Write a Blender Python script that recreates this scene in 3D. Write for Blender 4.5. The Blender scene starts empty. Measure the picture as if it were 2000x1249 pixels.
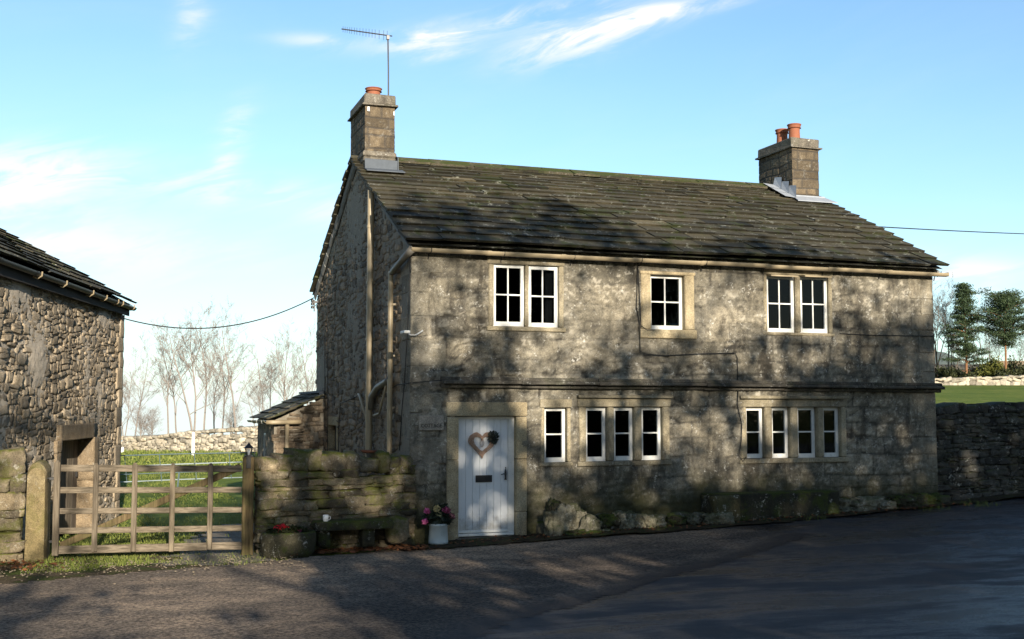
import bpy, math, random
import numpy as np
random.seed(7); RNG = np.random.default_rng(7)
D2R = math.radians
SC = bpy.context.scene
COL = SC.collection

# ------------------------------------------------------------------ camera
F = 2267.0; CX = 1000.0; CY = 624.5; HY = 792.0
PITCH = math.atan((HY-CY)/F); YAW = D2R(19.4)
_s, _c = math.sin(YAW), math.cos(YAW)
RT = np.array([_c, -_s, 0.0]); FH = np.array([_s, _c, 0.0])
CAM = np.array([-4.2213, -16.4307, 2.0])
FWD = FH*math.cos(PITCH)+np.array([0, 0, math.sin(PITCH)])
UPV = -FH*math.sin(PITCH)+np.array([0, 0, math.cos(PITCH)])
cd = bpy.data.cameras.new('camera'); co = bpy.data.objects.new('camera', cd); COL.objects.link(co)
co.location = CAM; co.rotation_euler = (math.pi/2+PITCH, 0, -YAW)
cd.sensor_width = 36; cd.lens = 36*F/2000; cd.clip_start = 0.1; cd.clip_end = 6000
SC.camera = co

def ray(px, py): return FWD+RT*(px-CX)/F-UPV*(py-CY)/F
def at(px, py, ax, v):          # point of a real plane (axis = value) seen at a photo pixel
    d = ray(px, py); return CAM+d*((v-CAM[ax])/d[ax])
def atd(px, py, depth):         # point at a ground distance in front of the camera
    d = ray(px, py); return CAM+d*(depth/float(d@FH))
def atp(px, py, P0, n):
    d = ray(px, py); return CAM+d*(float((np.array(P0)-CAM)@n)/float(d@n))

# ------------------------------------------------------------------ sun, sky, exposure
SUN_EL = D2R(15.5)
_a = D2R(17.5)
_h = RT*math.sin(_a)-FH*math.cos(_a)
SUN = np.array([_h[0]*math.cos(SUN_EL), _h[1]*math.cos(SUN_EL), math.sin(SUN_EL)])
sl = bpy.data.lights.new('sun', 'SUN'); so = bpy.data.objects.new('sun', sl); COL.objects.link(so)
sl.energy = 5.0; sl.angle = D2R(0.5); sl.color = (1.0, 0.885, 0.72)
from mathutils import Vector
so.rotation_euler = Vector(-SUN).to_track_quat('-Z', 'Y').to_euler()
so.location = (0, -30, 30)

W = bpy.data.worlds.new('World'); SC.world = W; W.use_nodes = True
def build_world():
    nt = W.node_tree; nt.nodes.clear(); L = nt.links
    def n(t, **k):
        o = nt.nodes.new(t)
        for a, b in k.items(): setattr(o, a, b)
        return o
    def math_(op, a, b=None, c=None, clamp=False):
        o = n('ShaderNodeMath', operation=op); o.use_clamp = clamp
        for i, v in enumerate((a, b, c)):
            if v is None: continue
            if isinstance(v, (int, float)): o.inputs[i].default_value = v
            else: L.new(v, o.inputs[i])
        return o.outputs[0]
    tc = n('ShaderNodeTexCoord'); sep = n('ShaderNodeSeparateXYZ'); L.new(tc.outputs['Generated'], sep.inputs[0])
    X, Y, Z = sep.outputs
    zz = math_('MAXIMUM', Z, 0.012)
    cmb = n('ShaderNodeCombineXYZ'); L.new(X, cmb.inputs[0]); L.new(Y, cmb.inputs[1]); L.new(zz, cmb.inputs[2])
    sky = n('ShaderNodeTexSky', sky_type='NISHITA'); sky.sun_disc = False
    sky.sun_elevation = SUN_EL; sky.sun_rotation = math.atan2(SUN[0], SUN[1])
    sky.altitude = 200; sky.air_density = 1.0; sky.dust_density = 0.25; sky.ozone_density = 1.0
    L.new(cmb.outputs[0], sky.inputs[0])
    # camera-free angular coordinates: azimuth east of the reference heading, elevation
    az = math_('ARCTAN2', X, Y); az = math_('SUBTRACT', az, YAW)
    el = math_('ARCSINE', Z)
    # thin high clouds: a list of (azimuth, elevation, half length, half height, tilt, strength)
    total = None
    tx = n('ShaderNodeCombineXYZ'); L.new(az, tx.inputs[0]); L.new(el, tx.inputs[1])
    def noise(sx, sy, detail, rot, off, dist=0.6):
        mp = n('ShaderNodeMapping'); mp.inputs['Rotation'].default_value = (0, 0, rot)
        mp.inputs['Scale'].default_value = (sx, sy, 1); mp.inputs['Location'].default_value = (off, off*2, 0)
        # scale acts after rotation, so rotate first with a separate node
        r = n('ShaderNodeVectorRotate', rotation_type='Z_AXIS'); r.inputs['Angle'].default_value = rot
        L.new(tx.outputs[0], r.inputs[0]); mp.inputs['Rotation'].default_value = (0, 0, 0)
        L.new(r.outputs[0], mp.inputs[0])
        t = n('ShaderNodeTexNoise'); t.inputs['Scale'].default_value = 1; t.inputs['Detail'].default_value = detail
        t.inputs['Roughness'].default_value = 0.62; t.inputs['Distortion'].default_value = dist
        L.new(mp.outputs[0], t.inputs[0]); return t.outputs[0]
    n1 = noise(9, 42, 7, -0.26, 3.1); n2 = noise(5, 16, 5, -0.2, 9.3, 0.3)
    def sm(v, a, b):
        m = n('ShaderNodeMapRange', interpolation_type='SMOOTHSTEP'); L.new(v, m.inputs[0])
        m.inputs[1].default_value = a; m.inputs[2].default_value = b; return m.outputs[0]
    for (px, py, hl, hh, tilt, st) in [(1110, 72, 120, 30, 0.24, .8), (850, 66, 90, 18, .2, .8), (1190, 42, 130, 24, 0.20, .8), (1310, 8, 130, 14, 0.1, 0.9), (960, 30, 200, 18, 0.17, .85),
                                       (870, 98, 60, 10, .2, .5), (30, 345, 160, 48, 0.08, 1.0), (437, 290, 26, 75, -0.35, .75),
                                       (360, 20, 30, 50, -.3, .45), (600, 66, 70, 12, 0, .45), (1890, 540, 150, 30, -0.12, 1.0),
                                       (500, 380, 420, 34, -0.13, .5), (100, 470, 330, 60, -.08, .6)]:
        a0 = math.atan((px-CX)/F); e0 = math.atan((HY-py)/F*math.cos(a0))
        da = math_('SUBTRACT', az, a0); de = math_('SUBTRACT', el, e0)
        ct, st_ = math.cos(tilt), math.sin(tilt)
        u = math_('ADD', math_('MULTIPLY', da, ct/(hl/F)), math_('MULTIPLY', de, st_/(hl/F)))
        v = math_('SUBTRACT', math_('MULTIPLY', de, ct/(hh/F)), math_('MULTIPLY', da, st_/(hh/F)))
        r2 = math_('ADD', math_('MULTIPLY', u, u), math_('MULTIPLY', v, v))
        g = math_('MULTIPLY', math_('EXPONENT', math_('MULTIPLY', r2, -1.0)), st)
        total = g if total is None else math_('ADD', total, g)
    wis = math_('ADD', math_('MULTIPLY', sm(n1, .38, .60), 1.0), math_('MULTIPLY', sm(n2, .40, .62), .35))
    cl = math_('MULTIPLY', total, wis)
    veil = math_('MULTIPLY', sm(n2, .35, .75), .05)
    cl = math_('ADD', cl, veil, clamp=True)
    away = sm(math_('ADD', math_('MULTIPLY', X, -float(_h[0])), math_('MULTIPLY', Y, -float(_h[1]))), -.55, .75)
    # pale band of thin mist low over the horizon, thicker to the left
    band = math_('EXPONENT', math_('MULTIPLY', math_('MAXIMUM', el, 0.0), -8.0))
    side = sm(az, 0.35, -0.45)
    band = math_('MULTIPLY', math_('MULTIPLY', band, math_('ADD', math_('MULTIPLY', side, .35), .5)), math_('ADD', math_('MULTIPLY', away, .75), .25))
    tint = n('ShaderNodeMix', data_type='RGBA', blend_type='MULTIPLY'); tint.inputs[0].default_value = 1
    L.new(sky.outputs[0], tint.inputs[6]); 
    tb = n('ShaderNodeMix', data_type='RGBA'); L.new(away, tb.inputs[0]); tb.inputs[6].default_value = (.62, .64, .66, 1); tb.inputs[7].default_value = SKYTINT
    L.new(tb.outputs[2], tint.inputs[7])
    m1 = n('ShaderNodeMix', data_type='RGBA'); L.new(band, m1.inputs[0]); L.new(tint.outputs[2], m1.inputs[6]); m1.inputs[7].default_value = BANDC
    m2 = n('ShaderNodeMix', data_type='RGBA'); L.new(cl, m2.inputs[0]); L.new(m1.outputs[2], m2.inputs[6]); m2.inputs[7].default_value = CLOUDC
    bg = n('ShaderNodeBackground'); L.new(m2.outputs[2], bg.inputs[0]); bg.inputs[1].default_value = 0.12
    out = n('ShaderNodeOutputWorld'); L.new(bg.outputs[0], out.inputs[0])
SKYTINT = (0.66, 0.86, 1.0, 1); BANDC = (3.55, 4.0, 4.35, 1); CLOUDC = (4.7, 4.75, 4.75, 1)
build_world()
SC.view_settings.view_transform = 'Standard'; SC.view_settings.look = 'None'
SC.view_settings.gamma = 1; SC.view_settings.use_curve_mapping = False
SC.view_settings.exposure = 0.92

# ------------------------------------------------------------------ noise
def _hash(ix, iy, iz, seed):
    h = (ix.astype(np.int64)*374761393+iy.astype(np.int64)*668265263+iz.astype(np.int64)*2147483647+seed*974634777) & 0xffffffff
    h = ((h ^ (h >> 13))*1274126177) & 0xffffffff
    h = (h ^ (h >> 16)) & 0xffffffff
    h = (h*2246822519) & 0xffffffff
    return ((h ^ (h >> 15)) & 0xffffff)/float(0xffffff)
def vnoise(p, seed=0):
    p = np.asarray(p, float); i = np.floor(p).astype(np.int64); f = p-i; f = f*f*(3-2*f)
    r = 0
    for dx in (0, 1):
        wx = f[:, 0] if dx else 1-f[:, 0]
        for dy in (0, 1):
            wy = f[:, 1] if dy else 1-f[:, 1]
            for dz in (0, 1):
                wz = f[:, 2] if dz else 1-f[:, 2]
                r = r+wx*wy*wz*_hash(i[:, 0]+dx, i[:, 1]+dy, i[:, 2]+dz, seed)
    return r*2-1
def fbm(p, o=4, seed=0, g=.5):
    p = np.asarray(p, float); r = 0; a = 1; s = 0
    for k in range(o):
        r = r+a*vnoise(p*(2.03**k), seed+k*17); s += a; a *= g
    return r/s
def P2(x, y, z=0.0):
    x = np.asarray(x, float); return np.stack([x, np.broadcast_to(y, x.shape), np.broadcast_to(z, x.shape)], -1)
def ss(a, b, x):
    t = np.clip((np.asarray(x, float)-a)/(b-a), 0, 1); return t*t*(3-2*t)

# ------------------------------------------------------------------ mesh helpers
ROOTLOC = {}
class MB:
    def __init__(s): s.v = []; s.f = []; s.r = []; s.n = 0
    def add(s, V, Fc, r=None):
        V = np.asarray(V, float).reshape(-1, 3); s.v.append(V)
        s.f.extend([tuple(int(i)+s.n for i in q) for q in Fc]); s.n += len(V)
        if r is None: r = random.random()
        s.r.append(np.broadcast_to(np.asarray(r, float), (len(V),)).copy())
    def box(s, x0, x1, y0, y1, z0, z1, r=None, jit=0):
        s.obox(((x0+x1)/2, (y0+y1)/2, (z0+z1)/2), ((x1-x0)/2, (y1-y0)/2, (z1-z0)/2), r=r, jit=jit)
    def obox(s, c, h, ax=((1, 0, 0), (0, 1, 0), (0, 0, 1)), r=None, jit=0, bev=0.0):
        ax = np.array(ax, float); c = np.array(c, float); h = np.array(h, float)
        if bev <= 0:
            q = np.array([(i, j, k) for k in (-1, 1) for j in (-1, 1) for i in (-1, 1)], float)*h
            if jit: q += RNG.uniform(-jit, jit, q.shape)
            s.add(c+q@ax, [(0, 2, 3, 1), (4, 5, 7, 6), (0, 1, 5, 4), (2, 6, 7, 3), (0, 4, 6, 2), (1, 3, 7, 5)], r)
        else:
            b = min(bev, h.min()*.9); vs = []; idx = {}
            for sx in (-1, 1):
                for sy in (-1, 1):
                    for sz in (-1, 1):
                        for a in range(3):
                            p = [sx*(h[0]-b), sy*(h[1]-b), sz*(h[2]-b)]; sg = (sx, sy, sz); p[a] = sg[a]*h[a]
                            idx[(sx, sy, sz, a)] = len(vs); vs.append(p)
            fs = []
            for a in range(3):
                o = [i for i in range(3) if i != a]
                for sg in (-1, 1):
                    q = []
                    for (u, v) in ((-1, -1), (1, -1), (1, 1), (-1, 1)):
                        k = [0, 0, 0]; k[a] = sg; k[o[0]] = u; k[o[1]] = v; q.append(idx[(*k, a)])
                    fs.append(q)
                    
                for u in (-1, 1):
                    for v in (-1, 1):   # edge strips along axis a
                        k0 = [0, 0, 0]; k0[a] = -1; k0[o[0]] = u; k0[o[1]] = v
                        k1 = list(k0); k1[a] = 1
                        fs.append([idx[(*k0, o[0])], idx[(*k0, o[1])], idx[(*k1, o[1])], idx[(*k1, o[0])]])
            for sx in (-1, 1):
                for sy in (-1, 1):
                    for sz in (-1, 1): fs.append([idx[(sx, sy, sz, a)] for a in range(3)])
            vs = np.array(vs)
            if jit: vs += RNG.uniform(-jit, jit, vs.shape)
            s.add(c+vs@ax, fs, r)
    def tube(s, path, rad, seg=8, r=None, cap=True):
        path = [np.array(p, float) for p in path]; n = len(path)
        if not hasattr(rad, '__len__'): rad = [rad]*n
        V = []; prev = None
        for i in range(n):
            t = path[min(i+1, n-1)]-path[max(i-1, 0)]; t = t/(np.linalg.norm(t)+1e-9)
            if prev is None:
                a = np.array([0, 0, 1.0]) if abs(t[2]) < .9 else np.array([1.0, 0, 0])
                prev = np.cross(t, a); prev /= np.linalg.norm(prev)
            prev = prev-t*(prev@t); prev /= (np.linalg.norm(prev)+1e-9); b = np.cross(t, prev)
            for k in range(seg):
                an = 2*math.pi*k/seg; V.append(path[i]+(prev*math.cos(an)+b*math.sin(an))*rad[i])
        Fc = [(i*seg+k, i*seg+(k+1) % seg, (i+1)*seg+(k+1) % seg, (i+1)*seg+k) for i in range(n-1) for k in range(seg)]
        if cap: Fc += [tuple(range(seg))[::-1], tuple((n-1)*seg+k for k in range(seg))]
        s.add(V, Fc, r)
    def lathe(s, prof, c, seg=24, r=None):
        V = []; n = len(prof)
        for (rr, z) in prof:
            for k in range(seg):
                a = 2*math.pi*k/seg; V.append((c[0]+rr*math.cos(a), c[1]+rr*math.sin(a), c[2]+z))
        Fc = [(i*seg+k, i*seg+(k+1) % seg, (i+1)*seg+(k+1) % seg, (i+1)*seg+k) for i in range(n-1) for k in range(seg)]
        Fc += [tuple(range(seg))[::-1], tuple((n-1)*seg+k for k in range(seg))]
        s.add(V, Fc, r)
    def crag(s, c, h, ax=((1, 0, 0), (0, 1, 0), (0, 0, 1)), n=16, amp=.3, r=None):
        U, Fc = cubegrid(n); q = U.copy(); sp = q/np.linalg.norm(q, axis=1)[:, None]; q = q*.45+sp*.72; off = random.random()*900
        rd = 1-np.abs(fbm(q*np.array([3.2, 2.2, 1.1])+off, 3, 3))*2.6; lo = fbm(q*1.1+off, 2, 8)
        q = q*(1+amp*.9*lo[:, None]-amp*.75*np.clip(rd, 0, 1)[:, None]**3+.10*fbm(q*6+off, 3, 5)[:, None])
        s.add(np.array(c, float)+(q*np.array(h))@np.array(ax, float), Fc, r)
    def stone(s, c, h, ax=((1, 0, 0), (0, 1, 0), (0, 0, 1)), n=4, rnd=.45, amp=.12, r=None, freq=1.6):
        U, Fc = cubegrid(n); q = U.copy(); sp = q/np.linalg.norm(q, axis=1)[:, None]
        q = q*(1-rnd)+sp*rnd*1.25
        off = random.random()*900
        q = q*(1+amp*fbm(q*freq+off, 2, 3)[:, None])+.5*amp*np.stack([vnoise(q*1.1+off+40*k, 5+k) for k in range(3)], -1)
        s.add(np.array(c, float)+(q*np.array(h))@np.array(ax, float), Fc, r)
    def build(s, name, mat, parent=None, smooth=False, kind=None, label=None):
        V = np.concatenate(s.v) if s.v else np.zeros((0, 3)); R = np.concatenate(s.r)
        off = abs_loc(parent)
        me = bpy.data.meshes.new(name); me.from_pydata((V-off).tolist(), [], s.f); me.update()
        at_ = me.attributes.new('rnd', 'FLOAT', 'POINT'); at_.data.foreach_set('value', R.astype(np.float32))
        if smooth: me.polygons.foreach_set('use_smooth', [True]*len(me.polygons))
        me.materials.append(mat)
        import bmesh
        bm = bmesh.new(); bm.from_mesh(me); bmesh.ops.recalc_face_normals(bm, faces=bm.faces); bm.to_mesh(me); bm.free()
        o = bpy.data.objects.new(name, me); COL.objects.link(o)
        if parent: o.parent = parent
        if kind: o['kind'] = kind
        if label: o['label'] = label
        return o
_cg = {}
def cubegrid(n):
    if n in _cg: return _cg[n]
    idx = {}; V = []; Fc = []
    def g(p):
        k = tuple(p)
        if k not in idx: idx[k] = len(V); V.append([2*c/n-1 for c in p])
        return idx[k]
    for a in range(3):
        for sd in (0, n):
            for i in range(n):
                for j in range(n):
                    q = []
                    for (di, dj) in ((0, 0), (1, 0), (1, 1), (0, 1)):
                        p = [0, 0, 0]; p[a] = sd; p[(a+1) % 3] = i+di; p[(a+2) % 3] = j+dj; q.append(g(p))
                    Fc.append(q if sd else q[::-1])
    _cg[n] = (np.array(V, float), Fc); return _cg[n]
def abs_loc(o):
    l = np.zeros(3)
    while o is not None:
        l += np.array(o.location); o = o.parent
    return l
def tag(o, label, cat, group=None, kind=None):
    if kind: o['kind'] = kind
    if label: o['label'] = label
    if cat: o['category'] = cat
    if group: o['group'] = group
    return o
def thing(name, label, cat, loc=(0, 0, 0), group=None):
    o = bpy.data.objects.new(name, None); COL.objects.link(o); o.location = loc; o.empty_display_size = .2
    return tag(o, label, cat, group)
def copy_tree(o, parent=None, kids=None):
    c = o.copy(); COL.objects.link(c); c.parent = parent
    for ch in [k for k in (kids if kids is not None else o.children)]: copy_tree(ch, c)
    return c

# ------------------------------------------------------------------ material helpers
class G:
    def __init__(s, name):
        s.m = bpy.data.materials.new(name); s.m.use_nodes = True; s.nt = s.m.node_tree; s.L = s.nt.links
        s.b = s.nt.nodes['Principled BSDF']; s._p = None
    def n(s, t, **k):
        o = s.nt.nodes.new(t)
        for a, b in k.items(): setattr(o, a, b)
        return o
    def put(s, inp, v):
        if isinstance(v, (int, float)): inp.default_value = v
        elif isinstance(v, tuple): inp.default_value = (*v, 1) if (len(v) == 3 and inp.type == 'RGBA') else v
        else: s.L.new(v, inp)
    def pos(s):
        if s._p is None: s._p = s.n('ShaderNodeNewGeometry')
        return s._p.outputs['Position']
    def nz(s):
        s.pos(); q = s.n('ShaderNodeSeparateXYZ'); s.L.new(s._p.outputs['Normal'], q.inputs[0]); return q.outputs[2]
    def sep(s, v=None):
        q = s.n('ShaderNodeSeparateXYZ'); s.L.new(v or s.pos(), q.inputs[0]); return q.outputs
    def vec(s, sc=(1, 1, 1), loc=(0, 0, 0)):
        m = s.n('ShaderNodeMapping'); m.inputs['Scale'].default_value = sc; m.inputs['Location'].default_value = loc
        s.L.new(s.pos(), m.inputs[0]); return m.outputs[0]
    def noise(s, sc, det=4, ro=.55, v=None, dist=0):
        t = s.n('ShaderNodeTexNoise'); t.inputs['Scale'].default_value = sc; t.inputs['Detail'].default_value = det
        t.inputs['Roughness'].default_value = ro; t.inputs['Distortion'].default_value = dist
        s.L.new(v or s.pos(), t.inputs['Vector']); return t.outputs[0]
    def vor(s, sc, v=None, feat='F1', out=0, rnd=1):
        t = s.n('ShaderNodeTexVoronoi', feature=feat); t.inputs['Scale'].default_value = sc; t.inputs['Randomness'].default_value = rnd
        s.L.new(v or s.pos(), t.inputs['Vector']); return t.outputs[out]
    def attr(s, name='rnd'):
        a = s.n('ShaderNodeAttribute'); a.attribute_name = name; return a.outputs['Fac']
    def sm(s, v, a, b, lo=0., hi=1.):
        m = s.n('ShaderNodeMapRange', interpolation_type='SMOOTHSTEP'); s.put(m.inputs[0], v)
        m.inputs[1].default_value = a; m.inputs[2].default_value = b; m.inputs[3].default_value = lo; m.inputs[4].default_value = hi
        return m.outputs[0]
    def mt(s, op, a, b=0., clamp=False):
        m = s.n('ShaderNodeMath', operation=op); m.use_clamp = clamp; s.put(m.inputs[0], a); s.put(m.inputs[1], b); return m.outputs[0]
    def mix(s, f, a, b, bt='MIX'):
        m = s.n('ShaderNodeMix', data_type='RGBA', blend_type=bt); s.put(m.inputs[0], f); s.put(m.inputs[6], a); s.put(m.inputs[7], b); return m.outputs[2]
    def ramp(s, v, st):
        r = s.n('ShaderNodeValToRGB'); s.L.new(v, r.inputs[0]); e = r.color_ramp.elements
        while len(e) < len(st): e.new(.5)
        for q, (p, c) in zip(e, st): q.position = p; q.color = (*c, 1)
        return r.outputs[0]
    def bump(s, h, st=.5, d=.01):
        b = s.n('ShaderNodeBump'); b.inputs['Strength'].default_value = st; b.inputs['Distance'].default_value = d
        s.L.new(h, b.inputs['Height'])
        if s.b.inputs['Normal'].links: s.L.new(s.b.inputs['Normal'].links[0].from_socket, b.inputs['Normal'])
        s.L.new(b.outputs[0], s.b.inputs['Normal'])
    def col(s, c): s.put(s.b.inputs['Base Color'], c)
    def rough(s, r, spec=.3): s.put(s.b.inputs['Roughness'], r); s.b.inputs['Specular IOR Level'].default_value = spec

def m_stone(name, c1, c2, c3, mortar=None, lichen=.3, moss=0., mossup=0., bmp=.6, stain=.5, fine=60, jdark=.5, tone=.5, base_moss=None, wash=0., green=(.035, .05, .012)):
    g = G(name)
    a = g.noise(1.1, 5, .6); b = g.noise(9, 5, .65); c = g.noise(38, 4, .7); r = g.attr()
    col = g.ramp(g.mt('ADD', g.mt('MULTIPLY', a, .55), g.mt('MULTIPLY', b, .45)), [(.36, c1), (.52, c2), (.68, c3)])
    col = g.mix(1, col, g.ramp(r, [(0, (1-tone, 1-tone, 1-tone*1.0)), (.5, (1, 1, 1)), (1, (1+tone*.5, 1+tone*.42, 1+tone*.3))]), 'MULTIPLY')
    col = g.mix(g.sm(c, .30, .60, .35, 0), col, g.mix(1, col, (.45, .42, .40), 'MULTIPLY'))
    gr = g.noise(90, 2, .6); col = g.mix(1, col, g.mix(g.sm(gr, .35, .65), (.74, .74, .74), (1.26, 1.25, 1.23)), 'MULTIPLY')
    if stain:
        s1 = g.noise(1.5, 6, .7, g.vec((2.2, 2.2, .55)), .4); s2 = g.noise(.55, 4, .6)
        k = g.mt('MULTIPLY', g.sm(g.mt('ADD', g.mt('MULTIPLY', s1, .6), g.mt('MULTIPLY', s2, .4)), .50, .60), stain)
        col = g.mix(k, col, g.mix(1, col, (.38, .37, .37), 'MULTIPLY'))
    if wash:
        w1 = g.noise(1.3, 6, .68, g.vec((1, 1, .7), (4, 2, 1)), .5); w2 = g.noise(13, 5, .75)
        k = g.mt('MULTIPLY', g.mt('MULTIPLY', g.sm(w1, .48, .60), g.sm(w2, .38, .56)), wash); col = g.mix(k, col, (.44, .43, .385))
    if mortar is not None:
        j = g.attr('jnt'); col = g.mix(g.mt('MULTIPLY', j, jdark, True), col, mortar)  # joints, and on the front wall also the painted shade of hollows
        col = g.mix(g.mt('MULTIPLY', g.mt('MULTIPLY', j, -1.), .8, True), col, (.50, .46, .38))  # negative values: raised grain painted paler
    if lichen:
        l1 = g.noise(5, 6, .75, None, .3); l2 = g.vor(55); l3 = g.noise(22, 4, .8)
        k = g.mt('MULTIPLY', g.sm(l1, .52, .66), g.sm(l3, .50, .60)); k = g.mt('MULTIPLY', k, lichen, True)
        col = g.mix(k, col, (.52, .51, .46))
        k2 = g.mt('MULTIPLY', g.sm(l2, .22, .12), g.sm(g.noise(3, 3), .56, .66)); k2 = g.mt('MULTIPLY', k2, lichen)
        col = g.mix(k2, col, (.55, .55, .48))
    if moss or mossup:
        mm = g.noise(3.2, 6, .7)
        k = g.mt('MULTIPLY', g.sm(mm, .48, .62), moss)
        k = g.mt('ADD', k, g.mt('MULTIPLY', g.mt('MULTIPLY', g.sm(g.nz(), .25, .85), g.sm(mm, .36, .52)), mossup), True)
        mc = g.mix(g.noise(60, 3), (green[0]*.5, green[1]*.5, green[2]*.5), (green[0]*2.2, green[1]*1.9, green[2]*1.6))
        col = g.mix(k, col, mc)
    if base_moss:
        z = g.sep()[2]; k = g.sm(g.mt('ADD', z, g.mt('MULTIPLY', g.mt('SUBTRACT', g.noise(1.6, 5, .7), .5), 1.6)), base_moss[1], base_moss[0])
        col = g.mix(g.mt('MULTIPLY', k, base_moss[2]), col, g.mix(g.noise(14, 4), (.018, .019, .008), (.055, .055, .022)))
    g.col(col); g.rough(g.sm(b, .3, .7, .78, .97), .25)
    g.bump(c, bmp, .012); g.bump(g.noise(fine*2, 3, .7), bmp*.7, .004); g.bump(b, bmp*.6, .03)
    return g.m

def m_plain(name, c, rough=.6, spec=.4, var=.15, sc=6, metal=0., bmp=0., bsc=60):
    g = G(name); v = g.noise(sc, 5, .65)
    g.col(g.mix(1, c, g.mix(v, (1-var,)*3, (1+var,)*3), 'MULTIPLY')); g.rough(rough, spec); g.b.inputs['Metallic'].default_value = metal
    if bmp: g.bump(g.noise(bsc, 4, .65), bmp, .005)
    return g.m

def m_wood(name, c1, c2, axis=2, green=0., rough=.85):
    g = G(name); sc = [22, 22, 22]; sc[axis] = 1.3
    w = g.noise(1.6, 6, .7, g.vec(tuple(sc)), .3); col = g.mix(g.sm(w, .35, .65), c1, c2)
    col = g.mix(1, col, g.ramp(g.attr(), [(0, (.72, .72, .74)), (1, (1.2, 1.18, 1.1))]), 'MULTIPLY')
    if green: col = g.mix(g.mt('MULTIPLY', g.sm(g.noise(4, 5, .7), .45, .65), green), col, (.085, .085, .03))
    g.col(col); g.rough(rough, .2); g.bump(w, .5, .004); return g.m

M = {}
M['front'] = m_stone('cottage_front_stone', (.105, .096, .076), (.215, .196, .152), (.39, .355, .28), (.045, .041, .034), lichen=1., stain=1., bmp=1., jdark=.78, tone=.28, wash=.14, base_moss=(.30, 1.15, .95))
M['gable'] = m_stone('cottage_gable_rubble', (.15, .115, .08), (.25, .20, .145), (.37, .31, .235), (.25, .225, .18), lichen=.6, stain=.7, bmp=1., jdark=.85, tone=.6)
M['barn'] = m_stone('barn_rubble', (.20, .165, .12), (.34, .285, .21), (.47, .405, .31), (.46, .41, .34), lichen=.6, stain=.5, bmp=1., jdark=.85, tone=.42)
M['dress'] = m_stone('dressed_sandstone', (.27, .22, .135), (.37, .31, .20), (.46, .40, .28), lichen=.3, stain=.5, bmp=.35, tone=.14)
M['dress2'] = m_stone('weathered_window_stone', (.19, .165, .11), (.29, .255, .18), (.39, .35, .26), lichen=.6, stain=.7, bmp=.5, tone=.2)
M['quoin'] = m_stone('barn_dressed_stone', (.17, .13, .085), (.26, .20, .13), (.36, .29, .20), lichen=.4, stain=.6, bmp=.5, tone=.2)
M['mould'] = m_stone('weathered_moulding', (.10, .09, .075), (.16, .145, .12), (.24, .22, .18), lichen=.8, stain=.7, moss=.2, bmp=.9, tone=.2)
M['chim'] = m_stone('chimney_gritstone', (.085, .068, .048), (.135, .108, .074), (.21, .17, .115), (.05, .045, .04), lichen=.3, stain=.6, bmp=.8, jdark=.8, tone=.4)
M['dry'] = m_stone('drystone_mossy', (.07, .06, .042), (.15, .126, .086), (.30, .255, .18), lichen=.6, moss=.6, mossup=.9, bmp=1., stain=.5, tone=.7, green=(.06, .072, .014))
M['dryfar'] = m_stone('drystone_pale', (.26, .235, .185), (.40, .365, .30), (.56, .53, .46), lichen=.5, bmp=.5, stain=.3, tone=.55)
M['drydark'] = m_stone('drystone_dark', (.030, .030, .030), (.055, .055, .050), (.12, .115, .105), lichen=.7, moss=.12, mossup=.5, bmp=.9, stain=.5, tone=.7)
M['gpost'] = m_stone('gatepost_stone', (.13, .105, .05), (.21, .165, .085), (.30, .25, .15), lichen=.25, moss=.3, mossup=.5, bmp=.7, stain=.5, tone=.1, green=(.06, .075, .015))
M['boulder'] = m_stone('limestone_boulder', (.06, .057, .040), (.18, .17, .125), (.40, .38, .30), lichen=.7, moss=.35, mossup=.5, bmp=1., stain=.6, tone=.35)
M['mossy'] = m_stone('mossy_block', (.022, .022, .014), (.045, .042, .026), (.09, .083, .055), lichen=.8, moss=.8, mossup=1., bmp=1., stain=.5, tone=.3, green=(.03, .045, .008))
def m_white():
    g = G('white_paint'); a = g.noise(14, 5, .7); k = g.mt('MULTIPLY', g.sm(g.noise(26, 6, .8), .56, .66), .55)
    g.col(g.mix(k, g.mix(a, (.56, .56, .53), (.74, .75, .73)), (.26, .24, .19))); g.rough(.5, .35); g.bump(a, .3, .004); return g.m
M['white'] = m_white()
def m_door():
    g = G('door_white_paint'); z = g.sep()[2]; a = g.noise(5, 5, .65); st = g.noise(2.5, 6, .7, g.vec((9, 9, .8)), .3)
    c = g.mix(a, (.60, .63, .655), (.70, .72, .735)); c = g.mix(g.mt('MULTIPLY', g.sm(st, .52, .68), .22), c, (.40, .39, .35))
    k = g.sm(g.mt('ADD', z, g.mt('MULTIPLY', g.mt('SUBTRACT', g.noise(11, 5, .75), .5), .7)), .42, .08); c = g.mix(g.mt('MULTIPLY', k, .65), c, (.27, .245, .19))
    g.col(c); g.rough(.42, .4); g.bump(g.noise(30, 4, .65), .15, .004); return g.m
M['doorwhite'] = m_door()
M['gutter'] = m_plain('buff_gutter_paint', (.33, .27, .175), .45, .45, .22, 3.5, bmp=.15)
M['guttergrey'] = m_plain('grey_gutter_paint', (.16, .145, .12), .5, .4, .25, 3.5)
M['lead'] = m_plain('lead_sheet', (.085, .10, .12), .7, .2, .3, 8, metal=0, bmp=.3, bsc=25)
M['mortar'] = m_plain('grey_mortar_fillet', (.19, .195, .19), .9, .2, .25, 7, bmp=.5)
M['terra'] = m_plain('terracotta', (.27, .10, .055), .75, .3, .25, 14, bmp=.2)
M['black'] = m_plain('black_iron', (.012, .012, .013), .45, .5, .3, 30)
M['alu'] = m_plain('aerial_metal', (.10, .10, .105), .4, .5, .1, 10, metal=.6)
M['cable'] = m_plain('dark_cable', (.02, .02, .02), .6, .3, .1)
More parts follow.
